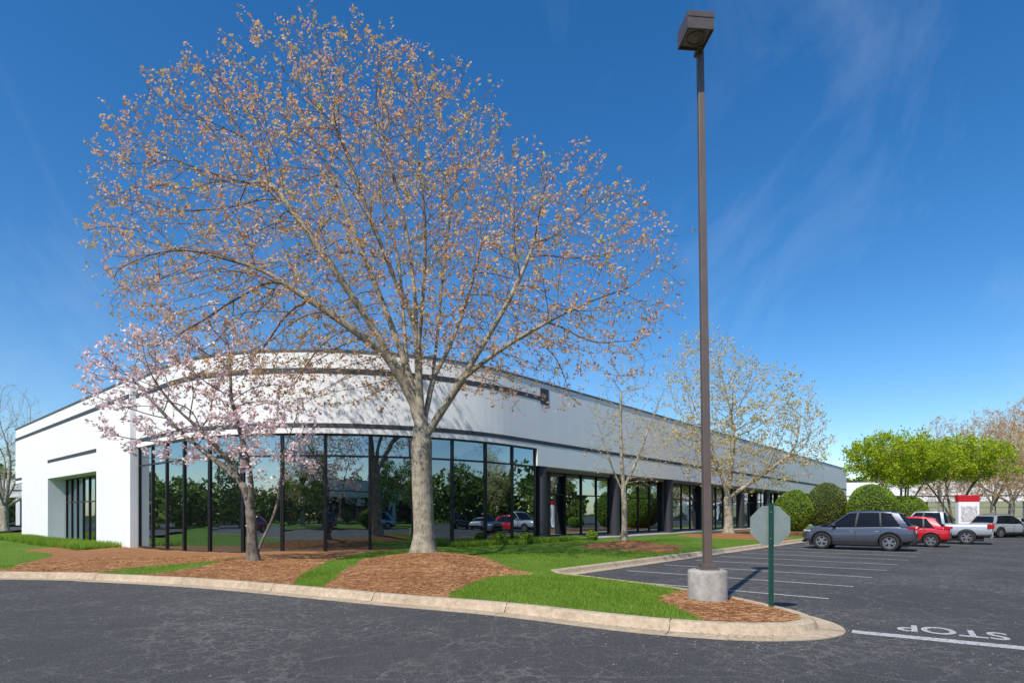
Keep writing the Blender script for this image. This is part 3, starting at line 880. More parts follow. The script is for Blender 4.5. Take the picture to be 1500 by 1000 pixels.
# --- lime trees (multi-stem)
rng = np.random.RandomState(51)
skel = sk([[(0, 0, -.2), (0, 0, .4), (-.4, 0, 2.0), (-1.3, .1, 4.2), (-2.4, .2, 5.8)], [(0, 0, .4), (.3, .2, 2.0), (.6, .4, 4.4), (.5, .4, 6)],
           [(0, 0, .4), (.6, -.2, 1.8), (1.7, -.3, 3.8), (3.0, -.3, 5.6)]])
at = np.r_[ellip(rng, 1300, (0, 0, 7.0), (4.8, 4.0, 2.2), .6), ellip(rng, 150, (2.5, 0, 6.0), (2.8, 2, 1.4)), ellip(rng, 150, (-2.5, 0, 6.0), (2.8, 2, 1.4))]
at = carve(at, 6, .65, 1.6)
lime = make_tree('wide multi stemmed tree with bright lime spring leaves', (36.6, 55, .1), skel, at, .20, .010, M_BARK2, M_LIME, .135, 11, 3,
          twig_len=.55, step=.38, kill=.6, infl=3, seed=12, clump=.17, inertia=.5, up=.1, group='lime leaved trees by the parking lot', twr=.03, thin=1.12, patch=.6)
copy_tree(lime, (44.6, 58.5, .1), 2.3, 1.0)
copy_tree(lime, (48.0, 71, .1), 4.1, 1.0)
for x, y, rz, sc in [(-11, -19, 1, .8), (7, -20, 2.5, .85), (-30, -17, 4, .8), (46, 2, 1, .9)]:
    c = copy_tree(lime, (x, y, .1), rz, sc); c['label'] = 'bright lime leaved tree across the road'; c['group'] = 'trees across the road'
# --- round tree across the road (seen in the window reflections)
rng = np.random.RandomState(61)
skel = sk([[(0, 0, -.2), (0, 0, 1.5), (0, 0, 3), (.1, 0, 5), (0, 0, 7.5)], [(0, 0, 2.5), (1, .3, 4), (2, .5, 5.6)], [(0, 0, 2.5), (-1, -.3, 4), (-2, -.5, 5.4)]])
at = ellip(rng, 700, (0, 0, 6.6), (3.9, 3.9, 4.4))
green = make_tree('leafy green tree across the road', (-14, -26, .1), skel, at, .25, .012, M_BARK2, M_WOOD, .20, 6, 3,
          twig_len=.5, step=.45, kill=.8, infl=3, seed=15, clump=.2, inertia=.5, group='trees across the road', twr=.03)
for x, y, rz, sc in [(-24, -22, 1, .9), (2, -32, 2, 1.0), (16, -24, 3, .9), (-38, -27, 4, 1.0), (27, -33, 5, 1.0), (-56, 4, .8, .9), (-62, 34, 2.8, .8),
                     (58, 6, 2.4, .9), (60, 20, 1.3, 1.0), (56, -14, 3.3, 1.0)]:
    copy_tree(green, (x, y, .1), rz, sc)
for x, y, rz, sc in [(-31, -34, 1, 1.0), (8, -36, 2, 1.0), (52, 30, 3, .8)]:
    c = copy_tree(tan, (x, y, .1), rz, sc); c['label'] = 'tan leaved tree across the road'; c['group'] = 'trees across the road'
def distant(src, x, y, rz, sc, lab, skip=(), cm=None):
    c = copy_tree(src, (x, y, 0), rz, sc, skip, cm); c['label'] = lab; c['group'] = 'distant trees'
    return c
for x, y, rz, sc in [(62, 84, 1, 1.1), (68, 82, 4.4, 1.2), (74, 86, 2.2, 1.35), (86, 92, 3.2, 1.3), (104, 120, 4.2, 1.7)]:
    distant(tan, x, y, rz, sc, 'orange tan budding tree beyond the parking lot', (), M_TAN2)
for x, y, rz, sc in [(-51.5, 59, 1, 1.0), (-57, 65, 2.6, 1.15), (-62, 80, 3, 1.2)]:
    distant(tan, x, y, rz, sc, 'bare brownish tree beyond the building end', ('crown',))
for x, y, rz, sc in [(120, 100, 3, 1.0), (50, 104, 1, .7)]:
    distant(green, x, y, rz, sc, 'green tree in the distance')
def woods(az0, az1, n, r0, r1, h0, h1, leaf, per, seed, c=(-5, 5)):
    rng = np.random.RandomState(seed); Cs = []
    for i in range(n):
        az = rad(az0 + (az1 - az0) * (i + rng.uniform(-.5, .5)) / n); r_ = rng.uniform(r0, r1); H = rng.uniform(h0, h1); w_ = rng.uniform(.28, .42) * H
        d = rng.normal(0, 1, (per, 3)); d /= np.linalg.norm(d, axis=1)[:, None]; d *= rng.uniform(.72, 1.03, per)[:, None]
        Cs.append(d * np.array([w_, w_, H * .5]) + np.array([c[0] + math.sin(az) * r_, c[1] + math.cos(az) * r_, H * .5]))
    C = np.concatenate(Cs); C = C[C[:, 2] > -.2]
    LV, LF = leaf_quads(C, leaf, rng, 1.3)
    tag(obj_np('distant_woods', LV, LF, M_WOOD), kind='stuff')
woods(50, 235, 165, 60, 76, 6.0, 9.8, .55, 480, 3)
woods(235, 310, 100, 62, 76, 4.4, 6.8, .45, 420, 13)
woods(-44, 46, 110, 175, 205, 9, 14, 1.3, 260, 4, (0, 0))

# ------------------------------------------------------------------ clipped shrubs
def shrub(loc, r, label, seed, group='clipped round shrubs', name='shrub', squash=1.0, leaf=.08, n=11000, mat=None):
    rng = np.random.RandomState(seed)
    root = empty(name, loc, 0, label, 'shrub', group)
    bm = bmesh.new(); bmesh.ops.create_icosphere(bm, subdivisions=3, radius=1)
    for v in bm.verts:
        k = 1 + .03 * math.sin(v.co.x * 5 + seed) + .025 * math.sin(v.co.y * 7 + v.co.z * 4)
        v.co = Vector((v.co.x * r * k * .95, v.co.y * r * k * .95, r * squash * (1 + v.co.z * k * .95)))
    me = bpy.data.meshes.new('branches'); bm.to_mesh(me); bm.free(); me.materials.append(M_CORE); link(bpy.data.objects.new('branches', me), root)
    d = rng.normal(0, 1, (n, 3)); d /= np.linalg.norm(d, axis=1)[:, None]
    k = 1 + .03 * np.sin(d[:, 0] * 5 + seed) + .025 * np.sin(d[:, 1] * 7 + d[:, 2] * 4) + rng.normal(0, .012, n)
    C = d * k[:, None] * np.array([r, r, r * squash]); C[:, 2] += r * squash
    V, Fq = leaf_quads(C, leaf, rng, 1.4)
    obj_np('crown', V, Fq, mat or M_BUSH, root)
    return root
shrub((25.2, 52, .2), 1.62, 'dome shaped clipped green shrub near the facade', 1, squash=1.12)
shrub((29.5, 54.5, .2), 1.8, 'dome shaped clipped olive green shrub', 2, squash=1.22, mat=M_BUSH2)
shrub((31.6, 51, .2), 1.95, 'large dome shaped clipped bright green shrub', 3, squash=1.05)
shrub((37.0, 54.5, .2), 1.7, 'dome shaped clipped green shrub behind parked cars', 4, squash=.95)
shrub((33.5, 47.5, .05), .8, 'small rounded green shrub behind parked cars', 5, squash=.8, n=4000)
for i, (x, y, r) in enumerate([(-20, -15.5, 1.0), (-17, -15.8, .8), (-3, -15.6, 1.1), (0, -15.9, .9), (9, -15.5, 1.0), (20, -15.8, 1.1)]):
    shrub((x, y, .05), r, 'rounded shrub across the road', 30 + i, 'shrubs across the road', n=1800, leaf=.12)
for i, (s_, o_) in enumerate([(51.5, .7), (53.2, .8), (58.6, 1.4)]):
    p = path(s_, o_); shrub((p[0], p[1], .12), .33, 'low green shrub at the foot of the glass', 50 + i, 'low shrubs by the glass', n=900, leaf=.07)

# ------------------------------------------------------------------ light pole
ba = (3.66, 10.86, .16)
lp = empty('parking_lot_light', ba, 0, 'tall bronze square light pole on round concrete footing', 'street light')
mb = MB(); mb.lathe([(.0, -.2), (.355, -.2), (.36, .50), (.345, .535), (.30, .55), (.0, .55)], 40, 'Z', closed=False)
mb.obj('footing', M_CONC, lp, sharp=50)
mb = MB(); mb.box((0, 0, .565), (.34, .34, .03)); mb.box((0, 0, .62), (.24, .24, .08))
for sx in (-1, 1):
    for sy in (-1, 1): mb.cyl((sx * .14, sy * .14, .55), .014, .014, .07, 8)
mb.obj('base_plate', M_POLE, lp, bevel=.006)
mb = MB(); a0, a1 = .072, .055; z0, z1 = .6, 10.2; dx = -.14
mb.add([(-a0, -a0, z0), (a0, -a0, z0), (a0, a0, z0), (-a0, a0, z0), (-a1 + dx, -a1, z1), (a1 + dx, -a1, z1), (a1 + dx, a1, z1), (-a1 + dx, a1, z1)],
       [(0, 1, 2, 3), (7, 6, 5, 4), (0, 4, 5, 1), (1, 5, 6, 2), (2, 6, 7, 3), (3, 7, 4, 0)])
mb.obj('pole', M_POLE, lp, bevel=.008)
mb = MB(); mb.box((dx - .04, -.06, 10.20), (.12, .26, .08)); mb.obj('bracket', M_POLE, lp, bevel=.01)
mb = MB(); rz = Matrix.Rotation(rad(5), 3, 'Z')
w, d, h = .48, .50, .31; cx, cy, cz = dx - .20, -.36, 10.31
mb.box((cx, cy, cz + h / 2 - .015), (w, d, .03), rz)
for sx in (-1, 1):
    v = rz @ Vector((sx * (w / 2 - .012), 0, 0)); mb.box((cx + v.x, cy + v.y, cz - .015), (.024, d, h - .03), rz)
    v = rz @ Vector((0, sx * (d / 2 - .012), 0)); mb.box((cx + v.x, cy + v.y, cz - .015), (w - .048, .024, h - .03), rz)
mb.obj('lamp_housing', M_LAMPD, lp)
mb = MB(); v = rz @ Vector((0, -(d / 2 + .003), 0)); mb.box((cx + v.x, cy + v.y, cz + .05), (w * .98, .006, .01), rz); mb.obj('housing_seam', M_BLACK, lp)
mb = MB(); mb.box((cx, cy, cz - .11), (w - .055, d - .055, .02), rz); mb.obj('lens', M_LENS, lp)
mb = MB(); mb.lathe([(.14, -.012), (.16, -.012), (.16, 0), (.14, 0)], 28, 'Z', (cx, cy, cz - .122)); mb.obj('reflector_ring', M_POLE, lp)
mb = MB(); mb.lathe([(.0, -.02), (.05, -.02), (.08, -.012), (.10, 0.0), (0, 0)], 20, 'Z', (cx, cy, cz - .122), False); mb.obj('bulb', M_LENS, lp)

# ------------------------------------------------------------------ stop sign (seen from behind)
sg = empty('stop_sign', (4.45, 9.98, .15), rad(-4), 'octagonal stop sign seen from its bare back on green post', 'sign')
R = .335 / math.cos(math.pi / 8)
oc = [(R * math.cos(math.pi / 8 + k * math.pi / 4), R * math.sin(math.pi / 8 + k * math.pi / 4)) for k in range(8)]
def octo(mb, sc, y0, y1, zc=1.40):
    n = 8; mb.add([(x * sc, y0, z * sc + zc) for x, z in oc] + [(x * sc, y1, z * sc + zc) for x, z in oc],
                  [tuple(range(8)), tuple(range(8, 16))[::-1]] + [(i, (i + 1) % n, n + (i + 1) % n, n + i) for i in range(n)])
mb = MB(); octo(mb, 1, .02, .024); mb.obj('sign_plate', M_SIGNB, sg)
mb = MB(); octo(mb, 1, .0245, .026); mb.obj('white_border', M_WHITE, sg)
mb = MB(); octo(mb, .95, .0265, .028); mb.obj('red_face', M_RED, sg)
t = text_mesh('STOP', .26, 'lettering', M_WHITE, .0005, .95); t.parent = sg; t.location = (0, .0295, 1.40); t.rotation_euler = (rad(90), 0, rad(180))
mb = MB(); mb.box((0, 0, .80), (.045, .006, 1.95)); mb.box((-.024, -.008, .80), (.006, .02, 1.95)); mb.box((.024, -.008, .80), (.006, .02, 1.95))
mb.box((-.034, -.018, .80), (.018, .005, 1.95)); mb.box((.034, -.018, .80), (.018, .005, 1.95))
mb.obj('post', M_GPOST, sg)
for zz in (1.17, 1.63):
    mb = MB(); mb.cyl((0, -.014, zz), .014, .014, .012, 8, 'Y'); mb.obj('bolt', M_RIM, sg)

# ------------------------------------------------------------------ cars
def body_loft(sts, name):
    vs = []; fs = []
    for x, zb, zt, hw in sts:
        H = zt - zb
        half = [(0, zb), (hw * .82, zb), (hw * .96, zb + H * .12), (hw, zb + H * .35), (hw * .985, zb + H * .62), (hw * .945, zb + H * .86), (hw * .86, zt), (hw * .5, zt + .025), (0, zt + .035)]
        r = [(x, y, z) for y, z in half] + [(x, -y, z) for y, z in half[-2:0:-1]]
        ring = len(r); vs += r
    n = len(sts)
    for i in range(n - 1):
        for k in range(ring):
            l = (k + 1) % ring; fs.append((i * ring + k, i * ring + l, (i + 1) * ring + l, (i + 1) * ring + k))
    fs += [tuple(range(ring))[::-1], tuple(range((n - 1) * ring, n * ring))]
    me = bpy.data.meshes.new(name); me.from_pydata(vs, [], fs); me.update()
    bm = bmesh.new(); bm.from_mesh(me); bmesh.ops.recalc_face_normals(bm, faces=bm.faces); bm.to_mesh(me); bm.free()
    return me

def make_car(label, paint, spec, group='cars in the parking lot', name='parked_car'):
    car = empty(name, (0, 0, 0), 0, label, spec.get('cat', 'car'), group)
    L, Wd = spec['L'], spec['W']; hw = Wd / 2; wr = spec['wr']; wx = spec['wx']
    me = body_loft(spec['body'], 'body'); me.materials.append(paint)
    bo = bpy.data.objects.new('body', me); COL.objects.link(bo)
    m = bo.modifiers.new('s', 'SUBSURF'); m.levels = 2; m.render_levels = 2
    cut = MB()
    for x in wx: cut.cyl((x, -hw - .3, wr), wr * 1.15, wr * 1.15, .62, 28, 'Y'); cut.cyl((x, hw - .32, wr), wr * 1.15, wr * 1.15, .62, 28, 'Y')
    if 'bed' in spec:
        x0, x1, zf = spec['bed']; cut.box(((x0 + x1) / 2, 0, zf + .6), (x1 - x0, Wd - .22, 1.2))
    co = cut.obj('cut', M_BLACK)
    b2 = bo.modifiers.new('b', 'BOOLEAN'); b2.object = co; b2.operation = 'DIFFERENCE'; b2.solver = 'EXACT'
    dg = bpy.context.evaluated_depsgraph_get(); me2 = bpy.data.meshes.new_from_object(bo.evaluated_get(dg))
    bpy.data.objects.remove(bo); bpy.data.objects.remove(co)
    me2.name = 'body'
    while len(me2.materials) > 1: me2.materials.pop()
    for p in me2.polygons: p.use_smooth = True; p.material_index = 0
    me2.set_sharp_from_angle(angle=rad(40))
    bo = bpy.data.objects.new('body', me2); link(bo, car)
    mb = MB(); mb.box((0, 0, .36), (L * .86, Wd * .72, .34)); mb.obj('underbody', M_BLACK, car)
    bx0, bx1, tx0, tx1, zb, zt, bw, tw = spec['cab']
    xc = (tx0 + tx1) / 2 + spec.get('axc', .12); xh = (bx1 - bx0) / 2; arch = spec.get('arch', .14)
    def bend(x, z):
        k = max(0, (z - zb) / (zt - zb)); return z - arch * k * (abs(x - xc) / xh) ** 2.2
    def ring(x0, x1, w, z, c=.16):
        c = min(c, w * .3)
        top = [(x1, 0), (x1 - .01, w * .5), (x1 - c * .35, w - c * 1.1), (x1 - c * 1.2, w - c * .28), (x1 - c * 2.8, w)]
        k = 5
        mid = [(x1 - c * 2.8 + (x0 + c * 2.8 - x1 + c * 2.8) * i / k, w) for i in range(1, k)]
        bot = [(x0 + c * 2.8, w), (x0 + c * 1.2, w - c * .28), (x0 + c * .35, w - c * 1.1), (x0 + .01, w * .5), (x0, 0)]
        half = top + mid + bot
        P = half + [(x, -y) for x, y in half[-2:0:-1]]
        return [(x, y, bend(x, z)) for x, y in P]
    def stack(rings):
        n = len(rings[0]); vs = [p for r in rings for p in r]; fs = []
        for i in range(len(rings) - 1):
            for k in range(n):
                l = (k + 1) % n; fs.append((i * n + k, i * n + l, (i + 1) * n + l, (i + 1) * n + k))
        fs += [tuple(range(n))[::-1], tuple(range((len(rings) - 1) * n, len(rings) * n))]
        return vs, fs
    def lerp(t):
        q = t ** .88
        return (bx0 + (tx0 - bx0) * (t ** 1.25), bx1 + (tx1 - bx1) * q, bw + (tw - bw) * (t ** 1.35), zb + (zt - .07 - zb) * t)
    rings = [ring(*lerp(t)) for t in (0, .25, .5, .75, 1)]
    mb = MB(); mb.add(*stack(rings)); mb.obj('window', M_CGLASS, car, sharp=50)
    x0, x1, w, z = lerp(1.0)
    rf = [ring(x0 - .05, x1 + .05, w + .014, z - .03), ring(x0 - .06, x1 + .02, w + .012, z + .012), ring(x0 + .02, x1 - .10, w - .05, z + .045), ring(x0 + .2, x1 - .26, w - .18, z + .062), ring(x0 + .5, x1 - .5, w - .4, zt)]
    mb = MB(); mb.add(*stack(rf)); mb.obj('roof', paint, car, sharp=60)
    np_ = len(spec['pillars'])
    for ip, (xb, xt, wdt) in enumerate(spec['pillars']):
        for sgn in (-1, 1):
            mb = MB(); vs = []; T = (0.0, .25, .5, .75, 1.0)
            for t_ in T:
                xx = xb + (xt - xb) * t_; _, _, w_, z_ = lerp(t_)
                for xq, off in ((xx - wdt / 2, .012), (xx + wdt / 2, .012), (xx + wdt / 2, -.03), (xx - wdt / 2, -.03)):
                    vs.append((xq, sgn * (w_ + off), bend(xq, z_) - (.02 if t_ == 0 else 0)))
            fs = []
            for i in range(len(T) - 1):
                for k in range(4):
                    l = (k + 1) % 4; fs.append((i * 4 + k, i * 4 + l, i * 4 + 4 + l, i * 4 + 4 + k))
            fs += [(0, 1, 2, 3), (16, 17, 18, 19)]
            mb.add(vs, fs); mb.obj('pillar', paint if ip in (0, np_ - 1) else M_BLACK, car)
    for x in wx:
        for sgn in (-1, 1):
            y = sgn * (hw - .12); wt = .11
            mbk = MB(); mbk.cyl((0, -.07, 0), wr * .62, wr * .62, .12, 20, 'Y'); wo = mbk.obj('wheel', M_BLACK, car); wo.location = (x, y, wr)
            mt_ = MB(); mt_.lathe([(wr * .63, -wt), (wr * .88, -wt * 1.03), (wr * .97, -wt * .85), (wr, -wt * .4), (wr, wt * .4), (wr * .97, wt * .85), (wr * .88, wt * 1.03), (wr * .63, wt)], 32, 'Y'); mt_.obj('tyre', M_TYRE, wo, smooth=True)
            mr = MB(); yy = sgn * .095
            mr.lathe([(wr * .57, yy - .02 * sgn), (wr * .70, yy - .02 * sgn), (wr * .70, yy + .012 * sgn), (wr * .57, yy + .006 * sgn)], 32, 'Y')
            mr.cyl((0, yy - .02, 0), wr * .14, wr * .14, .035, 12, 'Y')
            for k in range(10):
                a = 2 * math.pi * k / 10 + (.12 if k % 2 else -.12)
                mr.box((math.cos(a) * wr * .36, yy - .004 * sgn, math.sin(a) * wr * .36), (wr * .5, .02, .040), Matrix.Rotation(-a, 3, 'Y'))
            mr.obj('rim', M_RIM, wo)
            if spec.get('clad'):
                mb = MB(); n = 18; r0, r1 = wr * 1.12, wr * 1.22; vs = []; fs = []
                for i in range(n + 1):
                    a = math.pi * (-.08 + 1.16 * i / n)
                    for r_, yv in ((r0, hw * .985), (r1, hw * .985 + .004), (r1, hw * .9), (r0, hw * .9)):
                        vs.append((x + r_ * math.cos(a), sgn * (yv + .008), wr + r_ * math.sin(a)))
                for i in range(n):
                    for k in range(4):
                        l = (k + 1) % 4; fs.append((i * 4 + k, i * 4 + l, (i + 1) * 4 + l, (i + 1) * 4 + k))
                mb.add(vs, fs); mb.obj('arch_trim', M_BLACK, car)
    if spec.get('clad'):
        for sgn in (-1, 1):
            mb = MB(); mb.box((sum(wx) / 2, sgn * (hw * .955), .33), (abs(wx[1] - wx[0]) - wr * 2.5, .07, .13)); mb.obj('sill', M_BLACK, car)
    xf = spec['body'][-1][0]; xr = spec['body'][0][0]
    hl = spec['hl']; tl = spec['tl']
    for sgn in (-1, 1):
        mb = MB(); mb.box((hl[0], sgn * hl[1], hl[2]), (.40, .20, .10), Matrix.Rotation(sgn * -.5, 3, 'Z')); mb.obj('headlight', M_HEAD, car, bevel=.03)
        mb = MB(); mb.box((tl[0], sgn * tl[1], tl[2]), (.30, .14, tl[3]), Matrix.Rotation(sgn * .35, 3, 'Z')); mb.obj('tail_light', M_TAIL, car, bevel=.03)
        mb = MB(); mb.box((spec['mirror'][0], sgn * (hw + .06), spec['mirror'][1]), (.13, .18, .12)); mb.box((spec['mirror'][0] + .02, sgn * (hw - .04), spec['mirror'][1] - .05), (.06, .14, .04)); mb.obj('wing_mirror', paint, car, bevel=.022)
    mb = MB(); mb.box((xf - .03, 0, .66), (.12, Wd * .48, .22)); mb.obj('grille', M_BLACK, car, bevel=.02)
    mb = MB(); mb.box((xf - .06, 0, .38), (.14, Wd * .6, .12)); mb.obj('front_bumper', M_BLACK, car, bevel=.02)
    mb = MB(); mb.box((xr + .05, 0, .42), (.14, Wd * .80, .18)); mb.obj('rear_bumper', M_RIM if 'bed' in spec else M_BLACK, car, bevel=.03)
    mb = MB(); mb.box((xr + .02, 0, spec.get('plz', .82)), (.06, .32, .16)); mb.obj('licence_plate', M_PLATE, car)
    for sgn in (-1, 1):
        for xd in spec['seams']:
            mb = MB(); mb.box((xd, sgn * (hw * .975), .70), (.012, .05, .5)); mb.obj('door_seam', M_BLACK, car)
        for xd in spec['handles']:
            mb = MB(); mb.box((xd, sgn * (hw * .955), .92), (.17, .05, .028)); mb.obj('door_handle', M_RIM, car, bevel=.008)
        if 'rails' in spec:
            mb = MB(); n = 8; xs = [x0 + .15 + (x1 - x0 - .4) * i / n for i in range(n + 1)]; vs = []; fs = []
            for xx in xs:
                zz = bend(xx, zt) + .005
                for dy_, dz_ in ((-.015, -.015), (.015, -.015), (.015, .015), (-.015, .015)): vs.append((xx, sgn * (tw - .06) + dy_, zz + dz_))
            for i in range(n):
                for k in range(4):
                    l = (k + 1) % 4; fs.append((i * 4 + k, i * 4 + l, (i + 1) * 4 + l, (i + 1) * 4 + k))
            mb.add(vs, fs); mb.obj('roof_rail', M_BLACK, car)
    return car

SUV = dict(L=4.8, W=1.93, wr=.41, wx=(-1.40, 1.44), cat='car', clad=True, rails=True, arch=.27, axc=.05,
    body=[(-2.36, .58, .96, .66), (-2.38, .48, 1.10, .82), (-2.28, .38, 1.22, .91), (-1.6, .32, 1.26, .965), (-.6, .29, 1.21, .965), (.5, .29, 1.17, .965), (1.05, .29, 1.17, .965), (1.5, .30, 1.14, .955), (2.0, .32, 1.07, .91), (2.22, .36, .98, .82), (2.35, .43, .86, .68), (2.41, .50, .72, .54)],
    cab=(-2.28, 1.60, -1.80, .42, 1.15, 1.90, .90, .69), pillars=[(1.17, .30, .06), (-.02, -.10, .08), (-1.06, -1.00, .07), (-2.0, -1.58, .30)],
    hl=(2.11, .70, .90), tl=(-2.24, .78, 1.08, .14), mirror=(.88, 1.22), seams=(.98, -.02, -1.06), handles=(.14, -.90), plz=.90)
HATCH = dict(L=4.3, W=1.80, wr=.355, wx=(-1.26, 1.32), cat='car', clad=True, arch=.32, axc=.10,
    body=[(-2.05, .50, .84, .60), (-2.06, .40, 1.0, .74), (-1.94, .32, 1.11, .84), (-1.2, .28, 1.12, .90), (0, .25, 1.05, .90), (.9, .25, 1.0, .90), (1.3, .26, .98, .89), (1.75, .28, .90, .85), (2.0, .34, .79, .74), (2.10, .41, .67, .58), (2.13, .48, .58, .46)],
    cab=(-1.96, 1.55, -1.36, .28, .99, 1.62, .84, .62), pillars=[(1.06, .16, .06), (-.05, -.12, .07), (-.95, -.92, .07), (-1.62, -1.20, .34)],
    hl=(1.84, .66, .76), tl=(-1.93, .72, 1.0, .15), mirror=(.78, 1.06), seams=(.88, -.08, -.98), handles=(.05, -.85), plz=.82)
SEDAN = dict(L=4.6, W=1.80, wr=.33, wx=(-1.36, 1.38), cat='car', arch=.14,
    body=[(-2.26, .48, .80, .58), (-2.24, .38, .90, .75), (-2.1, .31, .96, .85), (-1.3, .27, .98, .90), (0, .25, .95, .90), (.9, .25, .93, .90), (1.4, .26, .89, .88), (1.9, .28, .79, .82), (2.15, .34, .68, .72), (2.26, .41, .60, .56), (2.28, .46, .55, .46)],
    cab=(-1.85, 1.3, -.90, .15, .92, 1.46, .82, .60), pillars=[(.98, .08, .06), (-.1, -.15, .07), (-1.35, -.80, .18)],
    hl=(2.02, .64, .68), tl=(-2.12, .70, .82, .12), mirror=(.72, .98), seams=(.88, -.1, -1.0), handles=(.05, -.88), plz=.72)
TRUCK = dict(L=5.8, W=2.0, wr=.41, wx=(-1.75, 1.85), cat='pickup truck', bed=(-2.78, -.95, .72), arch=.08,
    body=[(-2.90, .52, 1.08, .90), (-2.89, .48, 1.20, .98), (-2.75, .45, 1.21, .99), (-1.2, .42, 1.20, 1.0), (0, .40, 1.18, 1.0), (1.3, .40, 1.18, 1.0), (1.9, .42, 1.17, .99), (2.5, .44, 1.13, .97), (2.8, .48, 1.04, .90), (2.89, .54, .90, .80), (2.9, .56, .84, .72)],
    cab=(-.88, 1.60, -.72, .78, 1.16, 1.92, .92, .74), pillars=[(1.32, .68, .07), (.35, .25, .09), (-.68, -.58, .14)],
    hl=(2.66, .82, .92), tl=(-2.80, .92, 1.02, .26), mirror=(1.12, 1.26), seams=(1.2, .28, -.75), handles=(.42, -.6), plz=.62)
hdg = math.atan2(LD[1], LD[0])
def place(car, t, perp, dang=0):
    p = PC + RD * t + PN * perp; car.location = (p[0], p[1], 0.0); car.rotation_euler = (0, 0, hdg + dang); return car
suv = place(make_car('dark slate grey suv with roof rails in parking stall', P_GREY, SUV), 19.45, 3.9, 0)
red = place(make_car('red compact hatchback parked behind the grey suv', P_RED, HATCH), 24.7, 5.2)
tru = place(make_car('silver pickup truck with open bed', P_SILV, TRUCK, name='pickup_truck'), 29.6, 6.0)
wh = make_car('silver suv parked near the directory pylon', P_SILV, SUV); wh.location = (36.6, 43.4, 0); wh.rotation_euler = (0, 0, rad(15)); wh.scale = (.92, .92, .90)
w2 = make_car('white sedan in the far parking row', P_WHITE, SEDAN); w2.location = (40.2, 46.5, 0); w2.rotation_euler = (0, 0, rad(35))
for src, x, y, a, lab in [(w2, 2.5, -11.8, 5, 'white sedan parked across the road'), (suv, -9, -11.6, 184, 'grey suv parked across the road'), (red, -17.5, -11.8, 3, 'red hatchback parked across the road'),
                          (wh, 10, -11.7, 182, 'silver suv parked across the road'), (w2, 18, -11.8, 2, 'white sedan parked across the road'), (red, -30, 8, 80, 'red hatchback parked across the road'),
                          (w2, 33, 27, 185, 'white sedan parked in the opposite row'), (wh, 33.5, 23.6, 182, 'silver suv parked in the opposite row'), (w2, 34, 17.5, 4, 'white sedan parked in the opposite row'),
                          (suv, 34, 14.2, 3, 'grey suv parked in the opposite row'), (w2, 34, 8.4, 182, 'white sedan parked in the opposite row')]:
    c = copy_tree(src, (x, y, 0), rad(a)); c['label'] = lab; c['group'] = 'cars parked around the lot'

# ------------------------------------------------------------------ directory pylon
py = empty('directory_pylon', (36.1, 46.0, 0), rad(-8), 'white slab directory pylon with red top panel', 'sign')
mb = MB(); mb.box((0, 0, 1.35), (1.5, .4, 2.7)); mb.box((0, 0, .06), (1.9, .7, .12)); mb.obj('slab', M_WALL, py, bevel=.02)
mb = MB(); mb.box((0, 0, 2.96), (1.55, .44, .52)); mb.obj('top_panel', M_RED, py, bevel=.02)
mb = MB(); mb.box((0, -.21, 1.75), (1.15, .03, 1.2)); mb.obj('face_panel', mat_simple('pylon_face', (.55, .52, .52), .6, 0, .5, 5), py)

# ------------------------------------------------------------------ other buildings
def simple_building(loc, rz, W, D, H, label, nwin, wall=M_WALL, hz=4.2):
    b = empty('warehouse_building', loc, rz, label, 'building')
    mb = MB(); mb.box((0, D / 2, hz + (H - hz) / 2), (W, D, H - hz)); mb.box((-W / 2 + .5, D / 2, hz / 2 - .3), (1, D, hz + .6)); mb.box((W / 2 - .5, D / 2, hz / 2 - .3), (1, D, hz + .6))
    mb.obj('wall', wall, b)
    mb = MB(); mb.box((0, D / 2, H + .06), (W + .1, D + .1, .12)); mb.obj('roof_coping', M_CAP, b)
    mb = MB(); mb.box((0, -.01, hz + 1.1), (W, .06, .22)); mb.obj('trim_stripe', M_STRIPE, b)
    mb = MB(); mb.box((0, D / 2 + .8, hz / 2 - .3), (W - 2, D - 1, hz + .55)); mb.obj('backing', M_BLACK, b)
    w = (W - 2) / nwin
    for i in range(nwin):
        f = window((0, 0), (w - .02, 0), 0, hz, (hz * .7,), .08, .16, b); f.location = (-W / 2 + 1 + i * w, 1.0, .02)
    for i in range(0, nwin + 1, 4):
        mb = MB(); mb.box((-W / 2 + 1 + i * w, .35, hz / 2), (.5, .5, hz)); mb.obj('column', wall, b)
    return b
simple_building((100, 112, 0), rad(-14), 70, 25, 8.2, 'white low office building beyond the parking lot', 24)
simple_building((-75, 88, 0), rad(20), 50, 20, 7.0, 'white low building beyond the end of the facade', 16)
simple_building((22, -44, 0), rad(180), 60, 14, 7.0, 'white low office building across the road', 20)

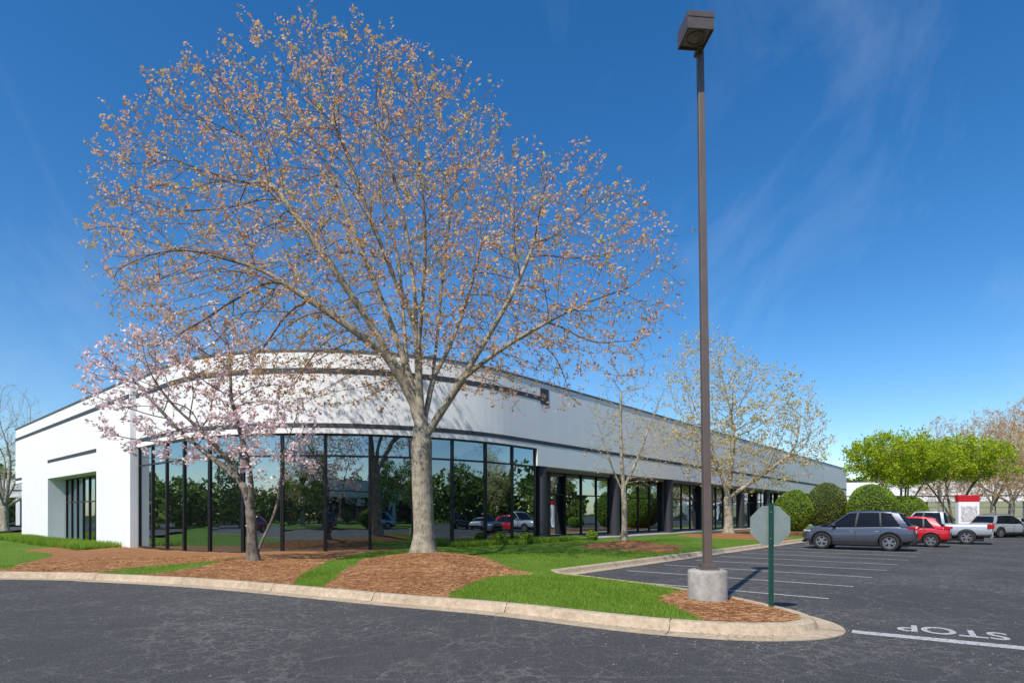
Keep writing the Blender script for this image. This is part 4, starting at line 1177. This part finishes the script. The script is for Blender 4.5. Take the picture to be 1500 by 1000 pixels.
# ------------------------------------------------------------------ sky, sun, camera
SUN_H = np.array([-.50, -.866]); EL = rad(48)
AZ = math.atan2(SUN_H[0], SUN_H[1])
w = bpy.data.worlds.new('World'); scene.world = w; w.use_nodes = True
nt = w.node_tree; bg = nt.nodes['Background']
sky = nd(nt, 'ShaderNodeTexSky', sky_type='NISHITA'); sky.sun_disc = False; sky.sun_elevation = EL; sky.sun_rotation = AZ
sky.air_density = 1.0; sky.dust_density = .4; sky.ozone_density = 3.0; sky.altitude = 50
hs = nd(nt, 'ShaderNodeHueSaturation'); hs.inputs['Saturation'].default_value = 1.34; hs.inputs['Hue'].default_value = .502; hs.inputs['Value'].default_value = 1.06
nt.links.new(sky.outputs[0], hs.inputs['Color'])
tc = nd(nt, 'ShaderNodeTexCoord'); mp = nd(nt, 'ShaderNodeMapping'); mp.inputs['Scale'].default_value = (2.6, 1.6, 1.4); mp.inputs['Rotation'].default_value = (.3, .9, .4)
mp.inputs['Location'].default_value = (1.7, .4, 3.1)
nt.links.new(tc.outputs['Generated'], mp.inputs['Vector'])
n1 = noise(nt, 1.5, 9, .6, mp.outputs['Vector'], .9)
cl = ramp(nt, n1, [(.52, 0), (.82, .11)])
col = mixc(nt, cl, hs.outputs[0], (6.5, 7.2, 8.0))
nt.links.new(col, bg.inputs['Color']); bg.inputs['Strength'].default_value = .15
sl = bpy.data.lights.new('sun', 'SUN'); sl.energy = 4.9; sl.angle = rad(.53); sl.color = (1, .935, .83)
so = bpy.data.objects.new('sun', sl); COL.objects.link(so)
dv = Vector((SUN_H[0] * math.cos(EL), SUN_H[1] * math.cos(EL), math.sin(EL)))
so.rotation_euler = dv.to_track_quat('Z', 'Y').to_euler(); so.location = (-20, -30, 40)
cd = bpy.data.cameras.new('camera'); cd.sensor_width = 36; cd.lens = 20.4; cd.shift_y = .168; cd.clip_end = 3000; cd.clip_start = .1
cam = bpy.data.objects.new('camera', cd); COL.objects.link(cam); cam.location = (0, 0, 1.75); cam.rotation_euler = (rad(90), 0, 0)
scene.camera = cam
